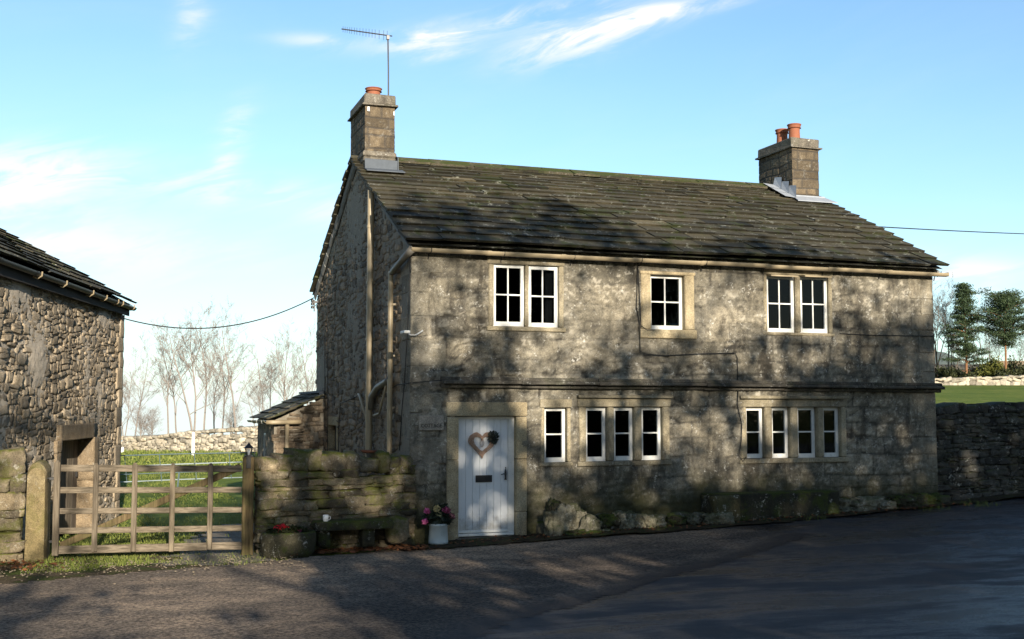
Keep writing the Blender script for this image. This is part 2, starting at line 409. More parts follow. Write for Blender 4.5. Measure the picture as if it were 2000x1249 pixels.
M['dark'] = m_plain('dark_room', (.02, .019, .018), .9, .1, .3, 2)
M['timb'] = m_wood('gate_timber', (.075, .062, .046), (.185, .155, .12), 0)
M['timbv'] = m_wood('gate_timber_upright', (.085, .068, .048), (.20, .168, .125), 2)
M['post'] = m_wood('post_timber', (.085, .06, .03), (.20, .15, .075), 2, .5)
M['bdoor'] = m_wood('barn_door_boards', (.10, .085, .07), (.23, .195, .155), 2)
M['hurdle'] = m_plain('galvanised_rail', (.12, .17, .19), .4, .5, .15, 5, metal=.3)
M['hurdlel'] = m_plain('pale_rail', (.35, .42, .45), .4, .5, .15, 5, metal=.3)
M['whitepost'] = m_plain('white_post', (.8, .8, .78), .5, .3, .05)

def m_glass():
    g = G('window_glass'); nt = g.nt; nt.nodes.remove(g.b)
    gl = g.n('ShaderNodeBsdfGlossy'); gl.inputs['Roughness'].default_value = .03; gl.inputs['Color'].default_value = (.8, .85, .9, 1)
    tr = g.n('ShaderNodeBsdfTransparent'); tr.inputs['Color'].default_value = (.30, .31, .32, 1)
    fr = g.n('ShaderNodeFresnel'); fr.inputs['IOR'].default_value = 1.27
    bp = g.n('ShaderNodeBump'); bp.inputs['Strength'].default_value = .06; bp.inputs['Distance'].default_value = .02
    g.L.new(g.noise(5, 2, .5), bp.inputs['Height']); g.L.new(bp.outputs[0], gl.inputs['Normal'])
    mx = g.n('ShaderNodeMixShader'); g.L.new(fr.outputs[0], mx.inputs[0]); g.L.new(tr.outputs[0], mx.inputs[1]); g.L.new(gl.outputs[0], mx.inputs[2])
    g.L.new(mx.outputs[0], nt.nodes['Material Output'].inputs[0]); return g.m
M['glass'] = m_glass()

def m_slate(name, dark=1.0):
    g = G(name); r = g.attr(); a = g.noise(2.2, 5, .65); b = g.noise(14, 5, .7)
    col = g.ramp(r, [(0, (.030*dark, .030*dark, .026*dark)), (.35, (.062*dark, .058*dark, .042*dark)), (.75, (.11*dark, .097*dark, .063*dark)), (1, (.20*dark, .172*dark, .11*dark))])
    col = g.mix(1, col, g.mix(b, (.3, .3, .3), (1.7, 1.7, 1.7)), 'MULTIPLY')
    col = g.mix(g.mt('MULTIPLY', g.sm(g.mt('ADD', g.mt('MULTIPLY', a, .6), g.mt('MULTIPLY', b, .4)), .51, .59), .8), col, (.036, .046, .013))
    k = g.mt('MULTIPLY', g.sm(g.noise(4.5, 6, .75, None, .5), .57, .64), g.sm(g.noise(26, 4, .8), .44, .56))
    col = g.mix(k, col, (.30, .31, .27))
    k = g.mt('MULTIPLY', g.sm(g.vor(16), .20, .14), g.sm(g.noise(2.6, 4, .7), .56, .62)); col = g.mix(k, col, (.36, .37, .31))
    g.col(col); g.rough(.88, .25); g.bump(b, .6, .012); g.bump(g.noise(70, 4, .7), .6, .004); return g.m
M['slate'] = m_slate('stone_slates', .66); M['slate2'] = m_slate('barn_slates', .5)
M['ridge'] = m_stone('ridge_stone', (.05, .048, .035), (.09, .08, .055), (.15, .13, .09), lichen=.5, moss=.45, mossup=.8, bmp=.9, tone=.6)

def m_grass():
    g = G('grass_ground'); a = g.noise(.25, 4, .6); b = g.noise(2.5, 5, .7); c = g.noise(30, 4, .8)
    col = g.ramp(g.mt('ADD', g.mt('MULTIPLY', a, .5), g.mt('MULTIPLY', b, .5)), [(.35, (.075, .12, .022)), (.5, (.125, .17, .032)), (.66, (.23, .235, .06))])
    col = g.mix(1, col, g.mix(c, (.55, .6, .5), (1.4, 1.35, 1.3)), 'MULTIPLY')
    g.col(col); g.rough(.95, .1); g.bump(c, .8, .05); return g.m
M['grass'] = m_grass()
def m_blades():
    g = G('grass_blades'); g.col(g.mix(g.attr(), (.065, .105, .018), (.22, .235, .06))); g.rough(.8, .2); return g.m
M['blades'] = m_blades()
def m_road(name, base, brown, wet, patch):
    g = G(name); a = g.noise(.35, 5, .65); b = g.noise(1.6, 6, .7, g.vec((1, 1.5, 1)), .4); c = g.noise(75, 3, .75); d = g.noise(19, 5, .8)
    col = g.mix(g.sm(g.mt('ADD', g.mt('MULTIPLY', a, .6), g.mt('MULTIPLY', b, .4)), .44, .60), base, brown)
    col = g.mix(1, col, g.mix(c, (.15, .15, .15), (1.95, 1.95, 1.95)), 'MULTIPLY')
    col = g.mix(g.mt('MULTIPLY', g.sm(d, .54, .66), .75), col, patch)
    if name == 'yard_tarmac': col = g.mix(1, col, g.mix(g.sm(g.noise(26, 4, .8), .40, .60), (.42, .42, .43), (1.65, 1.58, 1.48)), 'MULTIPLY')
    if name == 'yard_tarmac':
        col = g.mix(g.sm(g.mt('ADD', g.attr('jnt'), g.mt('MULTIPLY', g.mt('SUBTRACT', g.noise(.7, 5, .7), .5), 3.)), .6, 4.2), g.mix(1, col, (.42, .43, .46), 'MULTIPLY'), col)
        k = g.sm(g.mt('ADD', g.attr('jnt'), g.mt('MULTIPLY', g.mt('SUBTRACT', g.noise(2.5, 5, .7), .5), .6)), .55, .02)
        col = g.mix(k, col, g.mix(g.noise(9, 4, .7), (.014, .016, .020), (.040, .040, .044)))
    col = g.mix(g.mt('MULTIPLY', g.sm(g.vor(45), .16, .08), g.sm(g.noise(6, 4, .7), .5, .62)), col, (.26, .235, .19))
    g.col(col); g.rough(g.sm(g.mt('ADD', g.mt('MULTIPLY', g.noise(.45, 5, .65, g.vec((1, 2.5, 1), (3, 1, 0))), .75), g.mt('MULTIPLY', c, .25)), .42, .58, wet, .85), .5)
    if name == 'yard_tarmac':
        g.put(g.b.inputs['Roughness'], g.sm(g.attr('jnt'), .0, .9, .55, .95)); g.b.inputs['Specular IOR Level'].default_value = .2; g.bump(g.noise(34, 4, .8), 1., .02)
    g.bump(c, 1., .010); g.bump(d, .9, .02); g.bump(b, .4, .03); return g.m
M['road'] = m_road('road_asphalt', (.018, .021, .027), (.040, .034, .031), .20, (.014, .013, .013))
M['layby'] = m_road('yard_tarmac', (.18, .150, .122), (.37, .29, .215), .6, (.075, .062, .05))
M['track'] = m_road('gravel_track', (.12, .105, .08), (.17, .15, .115), .8, (.25, .225, .18))
def m_soil():
    g = G('soil_verge'); a = g.noise(3, 6, .7); b = g.noise(20, 5, .75)
    col = g.ramp(a, [(.35, (.020, .014, .009)), (.5, (.045, .034, .020)), (.62, (.04, .05, .014)), (.75, (.08, .07, .04))])
    g.col(g.mix(1, col, g.mix(b, (.4, .4, .4), (1.6, 1.6, 1.6)), 'MULTIPLY')); g.rough(.95, .15); g.bump(b, 1., .03); return g.m
M['soil'] = m_soil()
def m_vm():
    g = G('grassy_gravel'); a = g.noise(2.2, 6, .7); b = g.noise(40, 4, .8)
    col = g.ramp(a, [(.38, (.13, .105, .07)), (.48, (.075, .06, .038)), (.56, (.055, .075, .02)), (.68, (.075, .10, .025))])
    g.col(g.mix(1, col, g.mix(g.sm(b, .35, .65), (.4, .4, .4), (1.7, 1.65, 1.6)), 'MULTIPLY')); g.rough(.95, .1); g.bump(b, 1., .03); return g.m
M['vergemix'] = m_vm()
def m_leaf(name, c1, c2, trans=.0, rough=.6):
    g = G(name); g.col(g.mix(g.attr(), c1, c2)); g.rough(rough, .3); return g.m
M['leafdead'] = m_leaf('dead_leaves', (.045, .018, .009), (.20, .075, .025), rough=.75)
M['pine'] = m_leaf('pine_needles', (.014, .032, .018), (.055, .085, .035), rough=.7)
M['shrub'] = m_leaf('shrub_leaves', (.045, .062, .012), (.14, .14, .03))
M['hedge'] = m_leaf('hedge_leaves', (.014, .022, .008), (.045, .05, .016))
M['shade'] = m_leaf('oak_leaves', (.03, .045, .012), (.07, .08, .025), rough=.7)
M['bark'] = m_plain('grey_bark', (.12, .10, .08), .9, .15, .35, 8, bmp=.5)
M['bark_flare'] = m_plain('flare_paled_bark', (.25, .22, .20), .9, .15, .3, 8)  # paleness stands for flare from the bright sky behind
M['barkred'] = m_plain('pine_bark', (.22, .115, .06), .9, .15, .35, 5, bmp=.5)
M['brick'] = m_plain('far_brown_wall', (.13, .075, .06), .9, .15, .3, 2)
M['hill'] = m_plain('far_hill', (.16, .19, .17), 1, .05, .2, .02)

# ------------------------------------------------------------------ terrain
def gz(x, y):
    x = np.asarray(x, float); y = np.asarray(y, float)
    X = (x-CAM[0])*RT[0]+(y-CAM[1])*RT[1]; Dp = (x-CAM[0])*FH[0]+(y-CAM[1])*FH[1]
    z = .034*np.clip(x, 0, 14)*ss(-7, -.5, y)
    z = z+.42*ss(.3, 15, -y)
    w = ss(-6, 16, X)
    left = -.27*ss(.2, 6, y)*(1-ss(9, 26, y))+.12*ss(20, 50, Dp)-.0
    right = .05+3.25*ss(10, 105, Dp)
    b = ss(0.5, 7, y)
    z = z*(1-.0*b)+b*(left*(1-w)+w*right)
    drop = (1-w)*ss(54, 90, Dp)*3.0+ss(60+70*w, 420, Dp)*62
    return z-drop*(y > 5)

def ground_sheet():
    def axis(lim0, lim1, fine0, fine1, st):
        a = list(np.arange(fine0, fine1+1e-6, st)); s_ = st
        while a[-1] < lim1: s_ *= 1.12; a.append(a[-1]+s_)
        s_ = st
        while a[0] > lim0: s_ *= 1.12; a.insert(0, a[0]-s_)
        return np.array(a)
    xs = axis(-900, 1200, -12, 16, .3); ds = axis(-120, 1800, 4, 34, .3)
    XX, DD = np.meshgrid(xs, ds); pts = CAM[:2][None]+XX.reshape(-1, 1)*RT[:2]+DD.reshape(-1, 1)*FH[:2]
    z = gz(pts[:, 0], pts[:, 1])+.02*fbm(P2(pts[:, 0]*.9, pts[:, 1]*.9), 3, 9)*ss(1, 4, pts[:, 1])
    nx = len(xs); ny = len(ds)
    Fc = [(j*nx+i, j*nx+i+1, (j+1)*nx+i+1, (j+1)*nx+i) for j in range(ny-1) for i in range(nx-1)]
    m = MB(); m.add(np.column_stack([pts, z-.03]), Fc, 0.5); m.build('ground', M['grass'], kind='structure', smooth=True)
ground_sheet()
def inpoly(P, poly):
    x, y = P[:, 0], P[:, 1]; c = np.zeros(len(P), bool); n = len(poly)
    for i in range(n):
        x1, y1 = poly[i]; x2, y2 = poly[(i+1) % n]
        k = ((y1 > y) != (y2 > y)); xi = (x2-x1)*(y-y1)/((y2-y1) if y2 != y1 else 1e-9)+x1
        c ^= k & (x < xi)
    return c
def sheet(name, poly, off, mat, step=.12, amp=.012, edge=.06, kind='structure'):
    """ground-hugging sheet: grid cells inside a polygon with a ragged edge"""
    poly = np.array(poly); x0, y0 = poly.min(0); x1, y1 = poly.max(0)
    xs = np.arange(x0, x1+step, step); ys = np.arange(y0, y1+step, step)
    XX, YY = np.meshgrid(xs, ys); P = np.column_stack([XX.ravel(), YY.ravel()])
    Pw = P+edge*np.column_stack([fbm(P2(P[:, 0]*3, P[:, 1]*3), 3, 21), fbm(P2(P[:, 0]*3, P[:, 1]*3), 3, 22)])*2
    ins = inpoly(Pw, poly).reshape(XX.shape)
    z = gz(P[:, 0], P[:, 1])+off+amp*fbm(P2(P[:, 0]*1.3, P[:, 1]*1.3), 3, 4)
    V = np.column_stack([P, z]); nx = len(xs); Fc = []
    jj, ii = np.nonzero(ins[:-1, :-1] & ins[1:, 1:])
    Fc = np.stack([jj*nx+ii, jj*nx+ii+1, (jj+1)*nx+ii+1, (jj+1)*nx+ii], -1).tolist()
    m = MB(); m.add(V, Fc, .5); return m.build(name, mat, kind=kind, smooth=True)
RE = [tuple(at(px, py, 2, zz)[:2]) for px, py, zz in [(0, 1130, .08), (300, 1108, .05), (520, 1092, .03), (850, 1072, .03), (1050, 1068, .06), (1350, 1046, .15), (1600, 1014, .28), (1830, 992, .38)]]
edge = [(-16, -2.6), (-8, -2.3)]+RE[:3]+[(0, -.3), (9.2, -.1), (14, .45), (24, 2.0)]
sheet('road', edge+[(24, -24), (-16, -24)], .0, M['road'], .12)
LB = [tuple(at(px, py, 2, zz)[:2]) for px, py, zz in [(1560, 1040, .2), (1500, 1072, .15), (1300, 1122, .15), (1150, 1165, .2), (1000, 1205, .22), (900, 1262, .25)]]
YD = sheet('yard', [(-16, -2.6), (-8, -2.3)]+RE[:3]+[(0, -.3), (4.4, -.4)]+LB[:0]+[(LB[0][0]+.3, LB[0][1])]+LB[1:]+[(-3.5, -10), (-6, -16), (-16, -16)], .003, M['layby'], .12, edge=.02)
def edge_attr(o, line):
    co_ = np.array([v.co[:2] for v in o.data.vertices]); d = np.full(len(co_), 9.)
    for (a, b) in zip(line, line[1:]):
        a = np.array(a); b = np.array(b); t = np.clip(((co_-a)@(b-a))/((b-a)@(b-a)), 0, 1); d = np.minimum(d, np.linalg.norm(co_-(a+t[:, None]*(b-a)), axis=1))
    at_ = o.data.attributes.new('jnt', 'FLOAT', 'POINT'); at_.data.foreach_set('value', d.astype(np.float32))
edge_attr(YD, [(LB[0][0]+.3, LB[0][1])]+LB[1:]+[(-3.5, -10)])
sheet('verge', [(-.3, -.05), (-.3, -.75), (1.6, -.85), (3.6, -.95), (6, -.75), (9.3, -.4), (13, .2), (13, .7), (9.3, .35), (9.3, -.02)], .03, M['soil'], .07, .03, .05)
sheet('gravel_verge', [(-9, -2.6), (-6, -2.35)]+[(a_-.0, b_-.12) for a_, b_ in RE[:3]]+[(-1.2, -.55), (-2.3, -.45), (-2.4, .4), (-4.9, .4), (-5.0, -.3), (-6.2, -.3), (-9, -.5)], .004, M['vergemix'], .08, .02, .08)
sheet('path', [(-3.6, -1.5), (-1.9, -1.3), (-1.7, 2), (-1.1, 3.6), (-.6, 6.5), (-1.9, 6.3), (-2.7, 3), (-3.1, 1), (-3.4, -.4)], .012, M['track'], .14, .02, .16)

# ------------------------------------------------------------------ displaced masonry faces
def stone_panel(m, org, U, N, W, H, mode='course', holes=(), step=.03, top=None, depth=.012, cell=(.45, .25), seed=1, rough=.006, z0=0., lam=0.):
    org = np.array(org, float); U = np.array(U, float); N = np.array(N, float)
    nu = int(W/step)+1; nv = int(H/step)+1
    us = np.linspace(0, W, nu); vs = np.linspace(z0, H, nv); UU, VV = np.meshgrid(us, vs); u = UU.ravel(); v = VV.ravel()
    if top is not None:
        tv = top(u); v = np.minimum(v, tv)
    wp = P2(u*(2.2 if mode == 'course' else 5.), v*(2.2 if mode == 'course' else 5.), seed); kw = 1. if mode == 'course' else 2.2
    du = .07*kw*fbm(wp, 3, seed)*cell[0]*2; dv = .10*kw*fbm(wp, 3, seed+5)*cell[1]*2
    uu = u+du; vv = v+dv; rs = np.random.default_rng(seed)
    if mode == 'course':
        hs = [-1.]
        while hs[-1] < H+1: hs.append(hs[-1]+rs.uniform(.65, 1.3)*cell[1])
        hs = np.array(hs); ci = np.clip(np.searchsorted(hs, vv)-1, 0, len(hs)-2)
        dz = np.minimum(vv-hs[ci], hs[ci+1]-vv); rnd = np.zeros(len(u)); dx = np.zeros(len(u))
        for c in np.unique(ci):
            e = [-1.-rs.random()]
            while e[-1] < W+1: e.append(e[-1]+rs.uniform(.5, 1.6)*cell[0])
            e = np.array(e); k = ci == c; bi = np.clip(np.searchsorted(e, uu[k])-1, 0, len(e)-2)
            dx[k] = np.minimum(uu[k]-e[bi], e[bi+1]-uu[k]); rr = rs.random(len(e)); rnd[k] = rr[bi]
        d = np.minimum(dx, dz); j = 1-ss(.004, .028, d)
        disp = -depth*j*(.35+.65*(fbm(P2(u*1.5, v*1.5, 3), 2, seed+9)+1)*.5)+(rnd-.5)*depth*.8
    else:
        a, b = cell; I0 = np.floor(uu/a).astype(np.int64); J0 = np.floor(vv/b).astype(np.int64)
        tilt = np.zeros(len(u)); f1 = np.full(len(u), 9.); f2 = f1.copy(); rnd = np.zeros(len(u)); zz = np.zeros(len(u), np.int64)
        for dj in (-1, 0, 1):
            for di in (-2, -1, 0, 1, 2):
                I = I0+di; J = J0+dj
                h1 = _hash(I, J, zz, seed); h2 = _hash(I, J, zz+1, seed); h3 = _hash(I, J, zz+2, seed); h4 = _hash(I, J, zz+3, seed)
                hx = _hash(I, J, zz+4, seed); hy = _hash(I, J, zz+5, seed); cx = (I+.5+.5*(J % 2)+(h1-.5)*.75)*a; cy = (J+.5+(h2-.5)*.6)*b
                wx = .6+.8*h4
                q = np.abs((uu-cx)/a/wx)**2.6+np.abs((vv-cy)/b)**2.6; q = q**(1/2.6)
                k = q < f1; f2 = np.where(k, f1, np.minimum(f2, q)); rnd = np.where(k, h3, rnd); f1 = np.where(k, q, f1); tilt = np.where(k, (hx-.5)*(uu-cx)/a+(hy-.5)*1.3*(vv-cy)/b, tilt)
        e = f2-f1; j = 1-ss(.02, .13, e); smear = ss(-.15, .35, fbm(P2(u*1.7, v*1.7, 4), 3, seed+61))
        disp = (-depth*j*.8+depth*.7*(rnd-.5)+depth*.9*tilt)*(1-.5*smear)+depth*.3*fbm(P2(u*9, v*9, rnd*20), 3, seed)
    disp = disp+rough*fbm(P2(u*12, v*22, 1), 4, seed+2, .6)+rough*2.2*fbm(P2(u*1.1, v*1.1, 7), 2, seed+3)
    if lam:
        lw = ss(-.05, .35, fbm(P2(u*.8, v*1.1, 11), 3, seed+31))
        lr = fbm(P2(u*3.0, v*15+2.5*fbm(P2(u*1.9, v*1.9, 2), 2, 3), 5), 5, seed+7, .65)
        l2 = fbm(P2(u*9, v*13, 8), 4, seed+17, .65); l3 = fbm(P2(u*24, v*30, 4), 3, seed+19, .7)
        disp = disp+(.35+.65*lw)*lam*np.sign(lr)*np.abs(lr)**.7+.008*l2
        dirt_shade = (.35+.65*lw)*ss(.05, .42, -lr)*1.0+.65*ss(.12, .45, -l2)+.35*ss(.1, .5, -l3)  # dirt plus relief shade painted dark into the hollows
        hi = .7*ss(.18, .5, l2+.5*l3)*ss(-.3, .3, fbm(P2(u*1.3, v*1.3, 15), 3, seed+41))  # relief light and lichen tone painted onto the raised grain
        j = np.clip(j*(.4+.5*ss(-.2, .3, fbm(P2(u*.9, v*.9, 6), 2, seed+51)))+dirt_shade, 0, 1.3)-hi
    V = org+np.outer(u, U)+np.outer(v, [0, 0, 1])+np.outer(disp, N)
    iu, iv = np.meshgrid(np.arange(nu-1), np.arange(nv-1)); iu = iu.ravel(); iv = iv.ravel()
    uc = (us[iu]+us[iu+1])/2; vc = (vs[iv]+vs[iv+1])/2; keep = np.ones(len(uc), bool)
    for (a0, a1, b0, b1) in holes: keep &= ~((uc > a0) & (uc < a1) & (vc > b0) & (vc < b1))
    if top is not None: keep &= vs[iv] < top(uc)
    iu = iu[keep]; iv = iv[keep]
    Fc = np.stack([iv*nu+iu, iv*nu+iu+1, (iv+1)*nu+iu+1, (iv+1)*nu+iu], -1).tolist()
    m.add(V, Fc, rnd); m.j = getattr(m, 'j', [])+[(m.n-len(V), j)]
def build_panel(m, name, mat, parent, smooth=True):
    jj = np.zeros(m.n)
    for s0, a in getattr(m, 'j', []): jj[s0:s0+len(a)] = a
    # no bmesh normal flip needed: faces already face outward on one side; recalc keeps them consistent
    o = m.build(name, mat, parent, smooth=smooth)
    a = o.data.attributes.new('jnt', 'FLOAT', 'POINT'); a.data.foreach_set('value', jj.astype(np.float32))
    return o

def rubble(m, org, U, N, W, H, size=(.24, .12), prot=.02, top=None, holes=(), seed=1, z0=-.3, n=3, rough=.012, step=.05, skip=()):
    """mortar bed plus individually laid angular stones"""
    stone_panel(m, org, U, N, W, H, 'rubble', holes, step, top=top, depth=.006, cell=(.1, .08), seed=seed, rough=rough, z0=z0)
    m.j[-1] = (m.j[-1][0], np.ones(len(m.j[-1][1])))
    rs = random.Random(seed); org = np.array(org, float); U = np.array(U, float); N = np.array(N, float); Zv = np.array([0, 0, 1.])
    v = z0
    while v < H:
        h = size[1]*rs.choice((.5, .7, .85, 1., 1.2, 1.5)); u = -rs.random()*.15
        while u < W:
            w = size[0]*rs.choice((.35, .5, .7, .9, 1.1, 1.5, 2.1)); uc = u+w/2; wob = .05*math.sin(uc*1.7+seed+v*.8)+.03*math.sin(uc*4.1+v*2.3)
            parts = [(v+h/2, h)] if (h < size[1]*.9 or rs.random() < .6) else [(v+h*.27, h*.52), (v+h*.77, h*.46)]
            for vc, hh in parts:
                vc += wob+rs.uniform(-.012, .012)
                if uc < .0 or uc > W or rs.random() < .06: continue
                if top is not None and vc+hh*.4 > float(top(np.array([uc]))[0])-.02: continue
                if vc+hh*.4 > H-.01: continue
                if any(a < uc-w*.5 < b or a < uc < b for a, b in skip): continue
                if any(a-.02 < uc+w*.3 and uc-w*.3 < b+.02 and c-.02 < vc+hh*.3 and vc-hh*.3 < d+.02 for a, b, c, d in holes): continue
                an = rs.uniform(-.13, .13); ty = rs.uniform(-.10, .10); ca, sa = math.cos(an), math.sin(an)
                A0 = U*ca+Zv*sa; A2 = Zv*ca-U*sa; A1 = N+A0*ty+A2*rs.uniform(-.12, .12)
                dep = .07; c = org+U*uc+Zv*vc+N*(prot*rs.uniform(-.25, 1.2)-dep+.004)
                ww = min(w, W-u+.03) if u+w > W else w
                k0 = m.n; m.stone(c, (ww*.49, dep, hh*.48), (A0, A1, A2), n, rs.uniform(.02, .18), .26, rs.random(), freq=1.5)
                m.j.append((k0, np.zeros(m.n-k0)))
            u += w
        v += h

# ------------------------------------------------------------------ the cottage
HL = 9.27; HD = 7.9; EZ = 4.30; RY = 3.95; RZ = 6.36
cot = thing('cottage', 'two storey old stone cottage with white door and mossy stone slate roof', 'cottage', (0, 0, 0))
def hole(px0, py0, px1, py1, y=.05, pad=0.):
    a = at(px0, py0, 1, y); b = at(px1, py1, 1, y); return (a[0]-pad, b[0]+pad, b[2]-pad, a[2]+pad)
UW = [(962, 512, 1023, 638), (1031, 517, 1089, 641), (1267, 531, 1334, 646), (1494, 534, 1551, 650), (1560, 534, 1616, 650)]
LW = [(1061, 797, 1105, 904), (1142, 796, 1184, 902), (1197, 796, 1237, 900), (1251, 794, 1292, 899),
      (1454, 796, 1491, 895), (1505, 796, 1541, 895), (1555, 795, 1594, 895), (1605, 796, 1640, 893)]
uw = [hole(*w) for w in UW]; lw = [hole(*w) for w in LW]
# level the rows the way a mason would have
for L_, z0, z1 in ((uw, 3.185, 4.09), (lw, 1.15, 1.965)):
    for i, w in enumerate(L_):
        a, b, c, d = w; L_[i] = (a, b, c*.5+z0*.5, d*.5+z1*.5)
uw[2] = (uw[2][0], uw[2][1], 3.19, 4.06)
DX0, DX1 = at(893, 1000, 1, 0.05)[0], at(1005, 1000, 1, .05)[0]; DZ0, DZ1 = .06, 1.83
wins = uw+lw
def surr(mb, h, j=.10, lint=.14, sill=.10, y0=-.012, y1=.16, mull=()):
    """dressed stone surround around opening h = (x0,x1,z0,z1)"""
    x0, x1, z0, z1 = h
    mb.obox(((x0+x1)/2, (y0+y1)/2-.004, z1+lint/2), ((x1-x0)/2+j+.02, (y1-y0)/2, lint/2), bev=.012, jit=.003)
    mb.obox(((x0+x1)/2, (y0+y1)/2-.006, z0-sill/2), ((x1-x0)/2+j+.03, (y1-y0)/2+.006, sill/2), bev=.012, jit=.003)
    for a, b in ((x0-j, x0), (x1, x1+j)):
        mb.obox(((a+b)/2, (y0+y1)/2, (z0+z1)/2), ((b-a)/2, (y1-y0)/2, (z1-z0)/2-.002), bev=.014, jit=.003)
    for a, b in mull:
        mb.obox(((a+b)/2, (y0+y1)/2+.006, (z0+z1)/2), ((b-a)/2, (y1-y0)/2, (z1-z0)/2-.002), bev=.018, jit=.003)
groups = [([0, 1], .08, .02, .07), ([2], .17, .05, .14), ([3, 4], .07, .02, .05), ([5], .06, .13, .06), ([6, 7, 8], .12, .13, .07), ([9, 10, 11, 12], .10, .13, .08)]
holes = []; SUR = []
for ids, j, li, si in groups:
    x0 = min(wins[i][0] for i in ids); x1 = max(wins[i][1] for i in ids); z0 = min(wins[i][2] for i in ids); z1 = max(wins[i][3] for i in ids)
    holes.append((x0-j*.6, x1+j*.6, z0-si*.6, z1+max(li*.6, .01))); SUR.append((ids, (x0, x1, z0, z1), j, li, si))
holes.append((DX0-.05, DX1+.05, -.5, DZ1+.08))
fw = MB()
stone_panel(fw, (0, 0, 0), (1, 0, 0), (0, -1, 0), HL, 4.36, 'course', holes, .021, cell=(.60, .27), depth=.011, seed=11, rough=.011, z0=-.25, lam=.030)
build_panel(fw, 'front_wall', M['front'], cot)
def gtop(y): return np.minimum(EZ-.02+(RZ-EZ)*(y+.1)/(RY+.1), EZ-.02+(RZ-EZ)*(HD+.1-y)/(HD+.1-RY))
# left gable
GW = (at(657, 850, 0, 0)[1], at(643, 850, 0, 0)[1])
gw = MB()
gwin = (GW[0]-.05, GW[1]+.05, 1.15, 1.62)
rubble(gw, (0, 0, 0), (0, 1, 0), (-1, 0, 0), HD, 6.5, (.24, .12), .006, gtop, [gwin], 5, -.4, 3, .012, .045, ((-1, .50),))
build_panel(gw, 'gable_wall', M['gable'], cot)
gw = MB()
stone_panel(gw, (HL, 0, 0), (0, 1, 0), (1, 0, 0), HD, 6.5, 'rubble', [], .07, top=gtop, depth=.022, cell=(.32, .18), seed=6, rough=.012, z0=-.4)
build_panel(gw, 'gable_wall', M['gable'], cot)
gw = MB()
stone_panel(gw, (0, HD, 0), (1, 0, 0), (0, 1, 0), HL, 4.3, 'rubble', [], .08, depth=.022, cell=(.32, .18), seed=8, rough=.012, z0=-.4)
build_panel(gw, 'back_wall', M['gable'], cot)
# big quoins on the front corners
for (X, sx) in ((0, 1), (HL, -1)):
    q = MB(); z = .0+(.3 if sx < 0 else 0); k = 0
    while z < 4.15:
        h = random.uniform(.26, .42); h = min(h, 4.24-z)
        Lx, Ly = (.52, .28) if k % 2 else (.30, .55)
        Lx *= random.uniform(.85, 1.1)
        q.obox((X+sx*(Lx/2-.006), Ly/2-.010, z+h/2), (Lx/2, Ly/2, h/2-.003), bev=.012, jit=.004); z += h; k += 1
    q.build('quoins', M['front'], cot)
# interior: dark floor, ceiling and dividing wall inside the house
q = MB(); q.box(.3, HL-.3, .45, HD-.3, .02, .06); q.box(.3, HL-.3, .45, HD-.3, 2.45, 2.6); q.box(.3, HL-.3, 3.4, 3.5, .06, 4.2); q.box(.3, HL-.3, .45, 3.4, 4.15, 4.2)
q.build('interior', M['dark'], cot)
# surrounds
for ids, h, j, li, si in SUR:
    s_ = MB(); x0, x1, z0, z1 = h
    mull = [(wins[a][1]+.004, wins[b][0]-.004) for a, b in zip(ids, ids[1:])]
    if ids == [2]:
        surr(s_, h, j, .05, si, -.035, .2, mull)
    elif ids[0] >= 5:
        surr(s_, h, j, li, si, -.016, .2, mull)
        # label mould over the lower windows
        if len(ids) > 1: s_.obox(((x0+x1)/2, -.03, z1+li+.028), ((x1-x0)/2+j+.03, .05, .026), bev=.012, jit=.004)
    else:
        surr(s_, h, j, .10, si, -.014, .2, mull)
    s_.build('window_surround', M['dress' if ids == [2] else 'dress2'], cot)
# casements
def casement(h, nx, nz, y=.06, fr=.05, open_=0.):
    x0, x1, z0, z1 = h; fz = .068
    w = MB()
    w.box(x0+.003, x0+fr, y, y+.06, z0, z1, .5); w.box(x1-fr*1.05, x1-.003, y, y+.06, z0, z1, .5)
    w.box(x0+fr, x1-fr*1.05, y+.001, y+.06, z1-fr, z1, .5); w.box(x0+fr, x1-fr*1.05, y-.008, y+.06, z0, z0+fz, .5)
    root = w.build('window_frame', M['white'], cot)
    b = MB(); a0, a1, c0, c1 = x0+fr, x1-fr*1.05, z0+fz, z1-fr
    for i in range(1, nx):
        xx = a0+(a1-a0)*i/nx; b.box(xx-.010, xx+.010, y+.012, y+.04, c0, c1, .5)
    for i in range(1, nz):
        zz = c0+(c1-c0)*i/nz; b.box(a0, a1, y+.010, y+.038, zz-.011, zz+.011, .5)
    b.build('glazing_bar', M['white'], root)
    p = MB(); p.box(a0, a1, y+.03, y+.034, c0, c1, .5); p.build('pane', M['glass'], root)
    return root
for i, h in enumerate(wins):
    if i < 5: r_ = casement(h, 2, 2, .045 if i != 2 else .07)
    else:
        r_ = casement(h, 1, 2, .075)
    if i in (3, 4):      # little top vents propped open under the eaves
        t = MB(); x0, x1, z0, z1 = h
        t.obox(((x0+x1)/2, -.035, z1-.005), ((x1-x0)/2-.01, .085, .012), ax=((1, 0, 0), (0, math.cos(.12), math.sin(.12)), (0, -math.sin(.12), math.cos(.12))))
        t.build('window_head_board', M['gutter'], cot)
